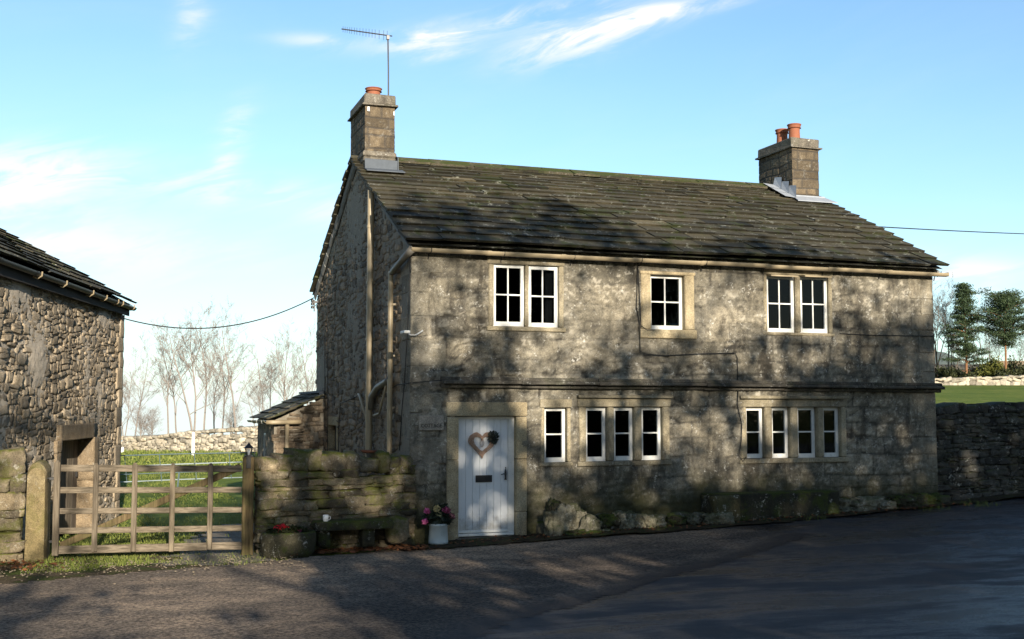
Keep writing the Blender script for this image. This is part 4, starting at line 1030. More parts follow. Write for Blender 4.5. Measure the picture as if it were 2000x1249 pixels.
# ------------------------------------------------------------------ dry stone walls
def drywall(name, label, P0, P1, hfun, th, mat, size=(.26, .11), cope=(.2, .17), n=4, seed=1, zsink=.1, core='dark', copestand=True, group=None, nocope=False, both=False, wild=0.):
    rs = random.Random(seed); P0 = np.array(P0, float); P1 = np.array(P1, float); d = P1[:2]-P0[:2]; L = np.linalg.norm(d); d = np.array([*d/L, 0.])
    nn = np.array([d[1], -d[0], 0.])          # front side, towards the camera
    if nn@(CAM-np.array([P0[0], P0[1], 0])) < 0: nn = -nn
    m = MB(); AXW = (d, nn, np.array([0, 0, 1.]))
    def zb(s): p = P0+d*s; return float(gz(p[0], p[1]))-zsink
    s = 0.
    K = max(2, int(L/.5))
    for k in range(K):
        a, b = L*k/K, L*(k+1)/K; z0, z1 = zb((a+b)/2), zb((a+b)/2)+hfun((a+b)/2)*.97
        c = P0+d*((a+b)/2); m.obox((c[0], c[1], (z0+z1)/2), ((b-a)/2, th*.36, (z1-z0)/2), AXW, r=0.)
    lv = 0.; hmax = max(hfun(x) for x in np.linspace(0, L, 20))+zsink
    while lv < hmax:
        h = size[1]*rs.uniform(.5, 1.7); s = -rs.random()*size[0]*.3
        while s < L:
            w = size[0]*rs.uniform(.45, 1.6)*(1.2 if h > size[1] else .9); w = min(w, L-s+.02)
            if w < .05: break
            sc = min(max(s+w/2, .02), L-.02)
            if lv+h*.6 < hfun(sc)+zsink:
                hh = h*rs.uniform(.85, 1.1)
                zc = zb(sc)+lv+h/2+.02*math.sin(sc*2.1+seed)+rs.uniform(-.01, .01)
                for sd in ((1, -1) if both else (1,)):
                    c = P0+d*(s+w/2)+nn*sd*(th*.5-th*.2+rs.uniform(-.02, .02)); 
                    zc += rs.uniform(-1, 1)*wild*h; an = rs.uniform(-.05-wild, .05+wild); A2 = (d*math.cos(an)+np.array([0, 0, math.sin(an)]), nn, np.array([0, 0, math.cos(an)])-d*math.sin(an))
                    m.stone((c[0], c[1], zc), (w/2*1.04, th*.26, hh/2*1.06), A2, n, rs.uniform(.02, .24), .26, rs.random())
            s += w
        lv += h
    if not nocope:
        s = 0.
        while s < L:
            w = min(cope[0]*rs.uniform(.5, 1.4), L-s)
            if w < .06: break
            hh = cope[1]*rs.uniform(.75, 1.2); sc = min(s+w/2, L)
            zc = zb(sc)+zsink+hfun(sc)+hh*.42; c = P0+d*(s+w/2); an = rs.uniform(-.22, .22)
            A2 = (d*math.cos(an)+np.array([0, 0, math.sin(an)]), nn, np.array([0, 0, math.cos(an)])-d*math.sin(an))
            m.stone((c[0], c[1], zc), (w/2*1.16, th*.56, hh/2), A2, max(n, 4), rs.uniform(.22, .45), .2, rs.random()); s += w
    o = m.build(name, mat, None, smooth=True); tag(o, label, 'stone wall', group); return o
g0 = np.array([-2.30, -.52, 0]); g1 = np.array([.02, -.12, 0])
drywall('dry_stone_wall', 'mossy dry stone garden wall between the gatepost and the cottage corner', (-2.20, -.30, 0), (-.02, .08, 0), lambda s: 1.10+.03*math.sin(s*3), .42, M['dry'], (.23, .085), (.22, .24), 6, 3)
drywall('dry_stone_wall', 'short mossy stone wall between the barn and the stone gatepost', (-5.85, .05, 0), (-5.16, .08, 0), lambda s: 1.12, .40, M['dry'], (.30, .14), (.26, .30), 6, 8)
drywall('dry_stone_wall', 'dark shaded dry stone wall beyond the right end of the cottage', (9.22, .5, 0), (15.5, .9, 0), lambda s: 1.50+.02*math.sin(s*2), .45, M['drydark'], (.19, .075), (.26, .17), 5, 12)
# far walls
fl0 = atd(150, 885, 50); fl1 = atd(560, 877, 47)
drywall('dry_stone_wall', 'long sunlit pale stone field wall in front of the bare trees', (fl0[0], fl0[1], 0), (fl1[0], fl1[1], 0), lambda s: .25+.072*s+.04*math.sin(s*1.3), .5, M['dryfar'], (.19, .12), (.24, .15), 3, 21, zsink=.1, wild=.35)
fr0 = atd(1790, 757, 91); fr1 = atd(2080, 752, 93)
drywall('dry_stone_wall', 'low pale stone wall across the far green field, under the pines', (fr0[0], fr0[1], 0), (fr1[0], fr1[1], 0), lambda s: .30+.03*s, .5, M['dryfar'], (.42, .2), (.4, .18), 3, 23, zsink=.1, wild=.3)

# ------------------------------------------------------------------ gate and posts
GA = np.array([-4.93, -.13, 0.]); GB = np.array([-2.42, -.42, 0.]); gd = (GB-GA)/np.linalg.norm(GB-GA); gn = np.array([gd[1], -gd[0], 0.]);
if gn@(CAM-GA) < 0: gn = -gn
def gp(px, py, off=0.): return atp(px, py, GA+gn*off, gn)
AG = (gd, gn, np.array([0, 0, 1.]))
gate = thing('field_gate', 'weathered five bar wooden gate with diagonal brace between two gateposts', 'gate', tuple(gp(285, 1085)*np.array([1, 1, 0])))
for (yl, yr, hh, n_) in ((915, 916, .044, 0), (958, 957, .038, 1), (999, 996, .038, 2), (1037, 1032, .038, 3), (1075, 1066, .052, 4)):
    a = gp(113, yl); b = gp(472, yr); q = MB(); d = b-a; L_ = np.linalg.norm(d); d = d/L_; up = np.cross(gn, d); up = up if up[2] > 0 else -up
    q.obox((a+b)/2, (L_/2, .014, hh), (d, gn, up), bev=.006, jit=.003); q.build('rail', M['timb'], gate)
a = gp(118, 1066, -.04); b = gp(470, 912, -.04); d = b-a; L_ = np.linalg.norm(d); d /= L_; up = np.cross(gn, d); up = up if up[2] > 0 else -up
q = MB(); q.obox((a+b)/2, (L_/2, .014, .045), (d, gn, up), bev=.006, jit=.003); q.build('brace', M['post'], gate)
for (px, w_, t_, b_) in ((110, .040, 903, 1086), (186, .034, 908, 1078), (262, .034, 907, 1078), (336, .034, 908, 1078), (410, .034, 908, 1074)):
    a = gp(px, t_, .032); b = gp(px, b_, .032); q = MB(); q.obox((a+b)/2, (w_, .02, (a[2]-b[2])/2), AG, bev=.008, jit=.003)
    q.obox((a+b)/2+np.array([0, 0, (a[2]-b[2])/2]), (w_*.6, .018, .02), AG, bev=.01, jit=.002); q.build('upright' if px > 120 else 'stile', M['timbv'], gate)
for py in (935, 1058):
    a = gp(104, py, .03); q = MB(); q.obox(a, (.05, .012, .018), AG, bev=.004); q.build('hinge', M['black'], gate)
# stone gatepost with rounded head
gs = thing('stone_gatepost', 'round headed mossy stone gatepost at the left of the gate', 'gatepost', (-4.99, -.13, 0))
a = gp(46, 1095); b = gp(86, 1095); xm = (a+b)/2; hw = np.linalg.norm((a-b)[:2])/2
pts = []; Hs = gp(70, 902)[2]; nst = 26
V = []; Fc = []
prof = [(-hw*1.05, -.2), (-hw*1.02, .4), (-hw, Hs-.15)]+[(-hw*math.cos(t), Hs-.15+.15*math.sin(t)) for t in np.linspace(.15, math.pi-.15, 12)]+[(hw*.98, Hs-.15), (hw*1.02, .4), (hw*1.05, -.2)]
dp = .52
rows = 9
for k in range(rows):
    t = k/(rows-1); ins = .05*(abs(2*t-1)**6)
    for (x, z) in prof:
        xx = x*(1-ins*2); zz_ = z-ins*(1 if z > .5 else 0)*1.5
        p = xm+gd*xx-gn*(t*dp)+np.array([0, 0, zz_-xm[2]]); V.append(p)
V = np.array(V); V += .018*np.stack([fbm(V*3.1+31*i, 3, 60+i) for i in range(3)], -1); npf = len(prof)
Fc = [(k*npf+i, k*npf+i+1, (k+1)*npf+i+1, (k+1)*npf+i) for k in range(rows-1) for i in range(npf-1)]+[tuple(range(npf)), tuple((rows-1)*npf+i for i in range(npf))]
q = MB(); q.add(V, Fc, .5); q.build('shaft', M['gpost'], gs)
q = MB(); a = gp(97, 935, .0); q.tube([a-gd*.03, a+gd*.06], .012, 8); q.build('hinge_pin', M['black'], gs)
# timber post with lantern
a = gp(471, 1085); b = gp(494, 1085); zt_ = gp(482, 893)[2]; hw = np.linalg.norm((a-b)[:2])/2; pc = (a+b)/2
q = MB(); q.obox((pc[0]-gn[0]*.06, pc[1]-gn[1]*.06, (zt_-.15)/2), (hw, .075, (zt_+.15)/2), AG, bev=.014, jit=.003, r=.4)
tag(q.build('timber_gatepost', M['post']), 'square timber gatepost carrying a small black lantern', 'gatepost')
lc = np.array([pc[0]-gn[0]*.06, pc[1]-gn[1]*.06, zt_])
lan = thing('lantern', 'small black four sided lantern on top of the timber gatepost', 'lantern', tuple(lc))
q = MB(); q.obox(lc+np.array([0, 0, .012]), (.055, .05, .012), bev=.004); q.obox(lc+gn*.085+np.array([0, 0, -.07]), (.03, .008, .08), AG); q.build('base', M['black'], lan)
q = MB()
for sx in (-1, 1):
    for sy in (-1, 1): q.tube([lc+np.array([sx*.028, sy*.028, .02]), lc+np.array([sx*.042, sy*.042, .115])], .005, 5)
q.tube([lc+np.array([.075, 0, .02]), lc+np.array([.08, 0, .10]), lc+np.array([.06, 0, .115])], .005, 5)
q.build('cage', M['black'], lan)
q = MB(); q.add([lc+np.array(p) for p in [(-.068, -.068, .115), (.068, -.068, .115), (.068, .068, .115), (-.068, .068, .115), (-.02, -.02, .165), (.02, -.02, .165), (.02, .02, .165), (-.02, .02, .165), (0, 0, .20)]],
    [(0, 1, 2, 3), (0, 1, 5, 4), (1, 2, 6, 5), (2, 3, 7, 6), (3, 0, 4, 7), (4, 5, 8), (5, 6, 8), (6, 7, 8), (7, 4, 8)]); q.build('cap', M['black'], lan)
q = MB(); q.tube([lc+np.array([0, 0, .024]), lc+np.array([0, 0, .10])], [.016, .022], 10); q.build('bulb_glass', m_plain('frosted_glass', (.7, .72, .74), .2, .5, .05), lan, smooth=True)

# ------------------------------------------------------------------ things by the garden wall
def wy(px, py, y): return at(px, py, 1, y)
# stone trough planter
tr = thing('stone_trough', 'mossy rounded stone trough planted with red and pink flowers', 'planter', tuple(wy(565, 1080, -.75)))
c = wy(563, 1062, -.78); tw = .36
prof = []; q = MB(); V = []; seg = 30
rings = [(.80, -.20), (.95, -.12), (1.0, .02), (1.0, .12), (.97, .145), (.84, .145), (.80, .10), (.2, .08)]
for (rr, z) in rings:
    for k in range(seg):
        an = 2*math.pi*k/seg; ca, sa = math.cos(an), math.sin(an)
        e = 3.2; rad = (abs(ca)**e+abs(sa)**e)**(-1/e)
        V.append((c[0]+tw*rr*rad*ca, c[1]+.19*rr*rad*sa, c[2]+.01+z))
V = np.array(V); V += .013*np.stack([fbm(V*7+31*i, 3, 60+i) for i in range(3)], -1)
q.add(V, [(i*seg+k, i*seg+(k+1) % seg, (i+1)*seg+(k+1) % seg, (i+1)*seg+k) for i in range(len(rings)-1) for k in range(seg)]+[tuple(range(seg))[::-1], tuple((len(rings)-1)*seg+k for k in range(seg))], .5)
q.build('trough', M['mossy'], tr, smooth=True)
def leaves(mb, cs, n, rad, size, flat=.5, droop=0):
    for _ in range(n):
        d = RNG.normal(size=3); d /= np.linalg.norm(d); p = np.array(cs)+d*np.array(rad)*RNG.random()**.4
        a = RNG.normal(size=3); a[2] *= flat; a /= np.linalg.norm(a); b = np.cross(a, RNG.normal(size=3)); b /= np.linalg.norm(b); s_ = size*RNG.uniform(.6, 1.4)
        mb.add([p-a*s_, p-b*s_*.5, p+a*s_, p+b*s_*.5], [(0, 1, 2, 3)], float(RNG.random()))
def blossom(cs, n, rad, size, col, parent, label):
    q = MB(); leaves(q, cs, n, rad, size, 1); o = q.build('flowers', col, parent); o['label'] = label
red = m_leaf('red_petals', (.42, .008, .015), (.75, .03, .05)); pink = m_leaf('pink_petals', (.42, .06, .20), (.68, .16, .36)); cream = m_leaf('cream_petals', (.28, .25, .12), (.5, .46, .26))
q = MB(); leaves(q, (c[0], c[1], c[2]+.18), 420, (.28, .12, .05), .035); q.build('foliage', M['hedge'], tr)
blossom(wy(549, 1031, -.8), 170, (.10, .07, .045), .022, red, tr, 'bright red flowers'); blossom(wy(583, 1036, -.8), 60, (.05, .04, .03), .02, pink, tr, 'magenta pink flowers')
blossom(wy(572, 1040, -.8), 25, (.025, .03, .02), .018, pink, tr, 'single pink flower')
# stone bench
sb = thing('stone_bench', 'low dark mossy stone slab bench against the garden wall', 'bench', tuple(wy(695, 1064, -.6)))
a = wy(618, 1021, -.72); b = wy(762, 1019, -.50)
q = MB(); q.stone(((a[0]+b[0])/2, -.55, a[2]-.055), ((b[0]-a[0])/2*1.02, .19, .06), n=8, rnd=.12, amp=.05); q.build('seat', M['mossy'], sb, smooth=True)
for px in (632, 718):
    p = wy(px, 1045, -.60); q = MB(); q.stone((p[0], -.55, p[2]-.03), (.085, .13, .13), n=5, rnd=.3, amp=.08); q.build('leg', M['mossy'], sb, smooth=True)
p = wy(636, 1019, -.62)
mug = thing('mug', 'white mug standing on the mossy stone bench', 'mug', tuple(p))
q = MB(); q.lathe([(.030, 0), (.034, .004), (.038, .05), (.039, .088), (.035, .088), (.032, .01), (.002, .01)], p, 20, .5); q.build('cup', m_plain('white_china', (.8, .8, .78), .25, .5, .03), mug, smooth=True)
q = MB(); q.tube([p+np.array(v) for v in [(.036, 0, .07), (.06, 0, .068), (.066, 0, .045), (.055, 0, .022), (.036, 0, .02)]], .005, 6); q.build('handle', m_plain('white_china_handle', (.8, .8, .78), .25, .5, .03), mug, smooth=True)
# round standing stone at wall foot
p = wy(775, 1036, -.35); q = MB(); q.stone(p, (.15, .12, .17), n=8, rnd=.6, amp=.1); tag(q.build('boulder', M['dry'], smooth=True), 'rounded mossy boulder at the foot of the garden wall', 'boulder')
# terracotta dish on top of the wall
p = wy(720, 883, -.12); q = MB(); q.lathe([(.05, 0), (.09, .01), (.12, .04), (.115, .045), (.08, .02), (.01, .016)], p+np.array([0, 0, -.02]), 20); tag(q.build('terracotta_dish', m_plain('dull_terracotta', (.10, .045, .03), .8, .2), smooth=True), 'brown terracotta dish lying on top of the garden wall', 'dish')
# flower pot by the door
pb = at(856, 1062, 1, -.30)
pt = thing('flower_pot', 'pale grey tapered pot of pink and cream flowers beside the white door', 'flower pot', tuple(pb))
potm = m_plain('pale_grey_glaze', (.42, .47, .47), .35, .5, .08, 6)
q = MB(); q.lathe([(.135, 0), (.142, .008), (.143, .03), (.140, .04), (.128, .245), (.136, .25), (.138, .275), (.130, .285), (.118, .285), (.112, .24), (.01, .235)], pb, 36, .5); pot = q.build('pot', potm, pt, smooth=True)
q = MB()
cc = pb+np.array([0, 0, .15])
def onpot(ang, dz):
    r_ = .1365-(dz+.15)*.055+.003
    return pb+np.array([r_*math.sin(ang), -r_*math.cos(ang), .15+dz])
ph0 = .28
ringp = [onpot(ph0+.27*math.cos(t), .036*math.sin(t)) for t in np.linspace(0, 2*math.pi, 25)]; q.tube(ringp, .003, 5)
ringp = [onpot(ph0+.15*math.cos(t), .02*math.sin(t)) for t in np.linspace(0, 2*math.pi, 17)]; q.tube(ringp, .003, 5)
q.tube([onpot(ph0, -.02), onpot(ph0, .02)], .003, 5); q.build('emblem', m_plain('emblem_relief', (.20, .23, .23), .5, .3), pot)
q = MB(); leaves(q, pb+np.array([0, 0, .36]), 520, (.23, .15, .11), .045, .6); leaves(q, pb+np.array([.04, 0, .5]), 60, (.12, .1, .07), .045, 1); q.build('foliage', m_leaf('dark_leaves', (.008, .016, .012), (.035, .05, .03)), pt)
for (px, py, rr, cl_, lab) in ((831, 1019, .045, pink, 'pink flower head low on the left'), (834, 998, .045, pink, 'pink flower head at the upper left'), (872, 997, .06, m_leaf('deep_pink', (.22, .03, .08), (.45, .1, .2)), 'deep pink flower head at the top right'), (882, 1009, .05, m_leaf('dusty_pink', (.2, .06, .07), (.4, .16, .17)), 'dusty pink flower head at the right'), (853, 994, .06, cream, 'cream flower head at the top'), (857, 1007, .05, cream, 'cream flower head in the middle')):
    blossom(at(px, py, 1, -.38), 150, (rr, rr*.7, rr*.8), .018, cl_, pt, lab)
# heart wreath
hp = at(941, 866, 1, .085)
hw_ = thing('heart_wreath', 'woven twig heart with a dark leafy bow hanging on the white door', 'wreath', tuple(hp+np.array([0, 0, .12])))
def heart(t, s_=1.): return np.array([16*math.sin(t)**3, 0, 13*math.cos(t)-5*math.cos(2*t)-2*math.cos(3*t)-math.cos(4*t)])*.0118*s_
tw_ = m_plain('twig_brown', (.33, .225, .165), .85, .2, .4, 50)
q = MB()
for k in range(20):
    ph = random.uniform(0, 6.28); s_ = random.uniform(.74, 1.08); r_ = .012
    q.tube([hp+heart(t, s_)+np.array([.009*math.cos(5*t+ph), -.012+.010*math.sin(6*t+ph), .009*math.sin(4*t+ph)]) for t in np.linspace(0, 2*math.pi, 56)], .0045, 5)
for k in range(3): q.tube([hp+np.array([-.004+.01*k, -.01, .07]), hp+np.array([-.03+.03*k, -.012, .0]), hp+np.array([-.015+.012*k, -.01, -.06])], .004, 5)
q.build('twig_heart', tw_, hw_, smooth=True)
q = MB(); leaves(q, hp+np.array([.165, -.03, .085]), 200, (.085, .03, .10), .028, 1)
for k in range(7):
    d = RNG.normal(size=3)*np.array([.07, .01, .06])+np.array([0.02, 0, .04]); p = hp+np.array([.165, -.02, .09]); q.tube([p, p+d], .003, 4)
q.build('leafy_bow', m_leaf('bow_leaves', (.010, .014, .012), (.04, .05, .04)), hw_)

# ------------------------------------------------------------------ rocks at the foot of the cottage
def rock(px, py, wpx, hpx, y, label, mat='boulder', n=9, rnd=.45, amp=.22, dy=.14, name='boulder', rot=0.):
    c = at(px, py, 1, y); sc = abs(at(px+wpx, py, 1, y)[0]-c[0]); hz = abs(at(px, py+hpx, 1, y)[2]-c[2]); q = MB()
    A2 = ((math.cos(rot), 0, math.sin(rot)), (0, 1, 0), (-math.sin(rot), 0, math.cos(rot)))
    q.crag(c, (sc*1.0, dy, hz*1.1), A2, 18, .42); return tag(q.build(name, M[mat], smooth=True), label, 'rock')
rock(1095, 1026, 26, 30, -.30, 'tall pale limestone boulder nearest the door, at the wall foot', rot=.2)
rock(1122, 1018, 24, 24, -.24, 'hollowed limestone boulder second from the door')
rock(1145, 1033, 20, 20, -.30, 'leaning ribbed limestone boulder third from the door', rot=-.4)
rock(1168, 1044, 16, 9, -.34, 'low flat limestone rock in front of the ribbed boulder')
rock(1130, 1045, 34, 10, -.40, 'low mossy rock ledge at the front of the limestone group', 'mossy')
rock(1086, 1018, 16, 34, -.16, 'dark slab leaning on the wall behind the first boulder', 'mossy')
rock(1213, 1016, 15, 13, -.22, 'grey limestone rock left of the pale rock row')
rock(1236, 1018, 15, 15, -.22, 'upright pale rock in the middle of the rock row')
rock(1260, 1020, 15, 13, -.24, 'pale yellowish rock right of the upright one')
rock(1282, 1018, 13, 10, -.22, 'small dark rock ending the pale rock row')
rock(1190, 1022, 22, 14, -.18, 'grassy earth covered rock between the two limestone groups', 'mossy')
rock(1357, 1017, 17, 12, -.26, 'small grey stone left of the mossy mounting block', 'boulder')
rock(1395, 1016, 26, 12, -.36, 'rough grey stone in front of the mossy mounting block', 'boulder')
rock(1320, 1018, 28, 10, -.20, 'low dark mossy stone between rock row and mounting block', 'mossy')
c0 = at(1383, 968, 1, -.22); c1 = at(1500, 1022, 1, -.22); c2_ = at(1622, 966, 1, -.16)
mb_ = thing('mounting_block', 'long mossy stone trough with pale lichen spots under the right windows', 'stone trough', ((c0[0]+c2_[0])/2, -.2, .2))
q = MB(); q.stone(((c0[0]+c2_[0])/2, -.20, (c0[2]+.12)/2+.02), ((c2_[0]-c0[0])/2*1.02, .20, (c0[2]-.10)/2), n=14, rnd=.10, amp=.03); q.build('block', M['mossy'], mb_, smooth=True)
q = MB(); q.stone((c0[0]+.22, -.22, (c0[2]+.12)/2+.01), (.24, .205, (c0[2]-.12)/2), n=8, rnd=.14, amp=.05); q.build('end_stone', m_stone('lichen_stone', (.05, .045, .02), (.09, .08, .04), (.13, .12, .06), lichen=1., moss=.5, bmp=1., tone=.1), mb_, smooth=True)
rock(1640, 985, 14, 8, -.18, 'small yellowish mossy stone right of the mounting block', 'boulder')
rock(1650, 999, 15, 6, -.28, 'flat pale grey stone on the road edge right of the mounting block', 'boulder')
rock(1690, 985, 26, 12, -.14, 'rough dark stone at the wall foot under the bare right wall', 'boulder')
rock(1727, 990, 15, 10, -.18, 'pale knobbly stone near the right end of the cottage', 'boulder')
rock(1765, 978, 28, 11, -.12, 'mossy low stone at the right end of the cottage', 'mossy')
rock(1812, 978, 22, 12, -.10, 'small mossy stone at the right cottage corner', 'mossy')
# rough footing stones in the wall foot are part of the cottage
q = MB()
x = 1.95
while x < HL:
    w = random.uniform(.2, .5); q.stone((x+w/2, -.02, .034*x+.06+random.uniform(-.03, .05)), (w/2, .10, random.uniform(.08, .17)), n=5, rnd=.4, amp=.2); x += w*.95
q.build('footing_stones', m_stone('footing', (.07, .065, .045), (.12, .11, .08), (.19, .175, .13), lichen=.5, moss=.5, mossup=.9, bmp=.9, tone=.5), cot, smooth=True)
# ------------------------------------------------------------------ grass, leaves, pebbles
def blades(name, region, n, h, cat='grass', keep=None, w=.004):
    xs_ = RNG.uniform(region[0], region[1], n); ys_ = RNG.uniform(region[2], region[3], n); k = np.ones(n, bool)
    k &= fbm(P2(xs_*1.2, ys_*1.2), 3, 77) > RNG.uniform(-.55, .25, n)
    if keep is not None: k &= keep(xs_, ys_)
    xs_, ys_ = xs_[k], ys_[k]; n = len(xs_); z = gz(xs_, ys_)-.005
    an = RNG.uniform(0, 6.28, n); hh = h*RNG.uniform(.4, 1.3, n); le = RNG.normal(size=(n, 2))*hh[:, None]*.45; ww = w*RNG.uniform(.7, 1.4, n)
    d = np.column_stack([np.cos(an), np.sin(an)])*ww[:, None]
    A_ = np.column_stack([xs_-d[:, 0], ys_-d[:, 1], z]); B_ = np.column_stack([xs_+d[:, 0], ys_+d[:, 1], z]); C_ = np.column_stack([xs_+le[:, 0], ys_+le[:, 1], z+hh])
    V = np.stack([A_, B_, C_], 1).reshape(-1, 3); m = MB(); m.v = [V]; m.n = len(V); m.r = [np.repeat(RNG.random(n), 3)]; m.f = [(3*i, 3*i+1, 3*i+2) for i in range(n)]
    return tag(m.build(name, M['blades']), None, cat, kind='stuff')
tag(blades('grass', (-5.1, -1.9, -1.5, 1.5), 15000, .045, keep=lambda x, y: (y > -1.25+.25*np.sin(x*3)) & ((x < -3.3+.3*np.sin(y*4)) | (y > .2) | (RNG.random(len(x)) < .25))), 'short green grass growing under and behind the wooden gate', 'grass')
tag(blades('field_grass', (-7, -1, 1.5, 24), 50000, .06, keep=lambda x, y: (x < -1.2-(y < 6.9)*0) & ((x < -3.2) | (y > 12) | (RNG.random(len(x)) < .3)) & (x > -4.0-np.maximum(0, 6.8-y)*.25-(y > 7)*4), w=.006), 'green meadow grass in the field beyond the gate', 'grass')
tag(blades('far_grass', (-26, 1, 20, 47), 60000, .10, keep=lambda x, y: (y > 21), w=.022), 'sunlit yellow green meadow grass towards the far field wall', 'grass')
tag(blades('verge_grass', (1.4, 12, -.75, .3), 5000, .07, keep=lambda x, y: (np.sin(x*5.3)+np.sin(x*2.1+1) > .6) & (y < -.1)), 'thin tufts of grass along the foot of the cottage wall', 'grass')
def scatter(name, fn, n, mat, label, cat, size, kind_='leaf'):
    m = MB()
    for _ in range(n):
        x, y = fn(); z = float(gz(x, y))+.035; s_ = size*random.uniform(.5, 1.5)
        if name == 'grit': z -= .026
        if kind_ == 'leaf':
            an = random.uniform(0, 6.28); a = np.array([math.cos(an), math.sin(an), random.uniform(-.4, .4)]); b = np.array([-math.sin(an), math.cos(an), random.uniform(-.5, .5)])*.6; p = np.array([x, y, z+.008])
            m.add([p-a*s_, p-b*s_+[0, 0, .006], p+a*s_, p+b*s_-[0, 0, .003]], [(0, 1, 2, 3)])
        else: m.stone((x, y, z-.004), (s_, s_*.8, s_*.5), n=1, rnd=.6, amp=.2)
    return tag(m.build(name, mat), label, cat, kind='stuff')
scatter('fallen_leaves', lambda: (random.uniform(-2.0, .1), random.gauss(-.62, .14)), 700, M['leafdead'], 'reddish brown fallen leaves along the foot of the garden wall', 'leaves', .03)
scatter('fallen_leaves', lambda: (random.uniform(.2, 9.5), random.gauss(-.5, .16)), 700, M['leafdead'], 'brown fallen leaves along the foot of the cottage', 'leaves', .022)
scatter('fallen_leaves', lambda: (random.gauss(-5.3, .35), random.gauss(-.75, .25)), 250, M['leafdead'], 'brown fallen leaves beside the stone gatepost', 'leaves', .03)
scatter('gravel', lambda: (random.uniform(-6, -1.8), random.gauss(-1.2, .45)), 600, m_plain('gravel_tan', (.15, .125, .09), .9, .2, .5, 3), 'pale loose gravel along the yard edge by the gate', 'gravel', .009, 'p')

# ------------------------------------------------------------------ field furniture
hg = thing('metal_gate', 'thin tubular metal field gate standing in the grass behind the wooden gate', 'metal gate', tuple(atd(330, 950, 27)*np.array([1, 1, 0])))
for (yl, yr, mt_, r_) in ((891, 884, 'hurdle', .014), (913, 902, 'hurdlel', .014), (928, 919, 'hurdle', .010), (943, 932, 'hurdlel', .012)):
    q = MB(); q.tube([atd(215, yl, 26.5), atd(350, (yl+yr)/2-.5, 27), atd(500, yr, 27.5)], r_, 6); q.build('rail', M[mt_], hg)
for px in (245, 313, 381, 449):
    q = MB(); q.tube([atd(px-2, 889-(px-245)*.025, 26.8), atd(px+3, 944-(px-245)*.04, 26.8)], .010, 6); q.build('upright', M['hurdle'], hg)
q = MB(); q.tube([atd(350, 922, 26.9), atd(346, 960, 26.9)], .022, 6); q.build('post', M['hurdle'], hg)
for (px, yt, yb, D_, lab) in ((377, 847, 879, 44, 'white marker post standing in front of the field wall'), (239, 876, 886, 46, 'short white marker post beside the barn corner')):
    q = MB(); a = atd(px, yt, D_); b = atd(px, yb, D_); z0 = float(gz(b[0], b[1])); q.obox((b[0], b[1], (a[2]+z0)/2), (.055, .055, (a[2]-z0)/2), bev=.01)
    q.obox((b[0], b[1], a[2]+.02), (.045, .045, .03), bev=.02); tag(q.build('marker_post', M['whitepost']), lab, 'post')
# ------------------------------------------------------------------ overhead wires
def wire(name, A_, B_, sag, label, r=.009):
    q = MB(); A_ = np.array(A_); B_ = np.array(B_); q.tube([A_+(B_-A_)*t-np.array([0, 0, 4*sag*t*(1-t)]) for t in np.linspace(0, 1, 28)], r, 5, .5)
    tag(q.build(name, M['cable'], smooth=True), label, 'cable')
wire('overhead_cable', bp(.1, .05, BE-.20), at(613, 582, 0, -.15), .38, 'thin overhead cable sagging between the barn and the cottage gable', .012)
wire('overhead_cable', at(1675, 441, 0, HL), atd(2200, 461, 38), .05, 'thin overhead cable running off to the right above the slate roof', .012)

# ------------------------------------------------------------------ trees
def bare_tree(seed, H, spread, forks=2, lean=0.):
    rs = np.random.default_rng(seed); T = MB(); C = MB()
    def grow(p, d, L, r, lvl):
        n = 5 if lvl < 2 else 3; pts = [p]; rr = [r]; dd = d.copy()
        for k in range(n):
            dd = dd+rs.normal(size=3)*(.07 if lvl == 0 else .16)+np.array([0, 0, .06]); dd /= np.linalg.norm(dd)
            pts.append(pts[-1]+dd*L/n); rr.append(r*(1-.75*(k+1)/n))
        (T if lvl < 2 else C).tube(pts, rr, 5 if lvl < 2 else 3, cap=False)
        if lvl >= 4: return
        nb = [14, 7, 4, 3][lvl]
        for k in range(nb):
            t = rs.uniform(.22 if lvl == 0 else .2, 1.); i = min(int(t*n), n-1); q_ = pts[i]+(pts[i+1]-pts[i])*(t*n-i)
            a = rs.uniform(0, 6.28); out = np.array([math.cos(a), math.sin(a), 0]); e = rs.uniform(.35, .75) if lvl < 2 else rs.uniform(.2, .9)
            nd = dd*math.cos(e)+out*math.sin(e)*spread; nd /= np.linalg.norm(nd)
            grow(q_, nd, L*(.55 if lvl else .42)*rs.uniform(.6, 1.1)*(1.15-t*.5), max(r*(1-.75*t)*.5, .007), lvl+1)
    grow(np.zeros(3), np.array([lean, 0, 1.]), H*.93, H*.009, 0)
    if forks > 1:
        for k in range(forks-1): grow(np.array([0, 0, H*.05]), np.array([rs.uniform(-.35, .35), rs.uniform(-.2, .2), 1.]), H*.8, H*.009, 0)
    return T, C
protos = []
def tree_at(idx, px, ytop, depth, label, group, mat='bark_flare', rot=None, name='bare_tree', ybase=None):
    p = atd(px, 800, depth); z0 = float(gz(p[0], p[1])); top = atd(px, ytop, depth)[2]; H = (top-z0)*1.10
    key = (idx, mat)
    if key not in PR:
        T, C = bare_tree(100+idx, 8., [1.0, 1.25, 1.0, 1.2, 1.5][idx], [1, 2, 1, 2, 5][idx], [0, .05, -.05, 0, 0][idx])
        r = thing(name, label, 'tree', (0, 0, 0), group); T.build('trunk', M[mat], r); C.build('crown', M[mat], r); PR[key] = r; o = r
    else: o = copy_tree(PR[key]); o['label'] = label; o['category'] = 'tree'; o['group'] = group; o.name = name
    o.location = (p[0], p[1], z0-.05); s_ = H/8.; o.scale = (s_, s_, s_); o.rotation_euler = (0, 0, (idx*1.3+px*.7) if rot is None else rot)
    return o
PR = {}
GL = 'bare trees behind the pale field wall'
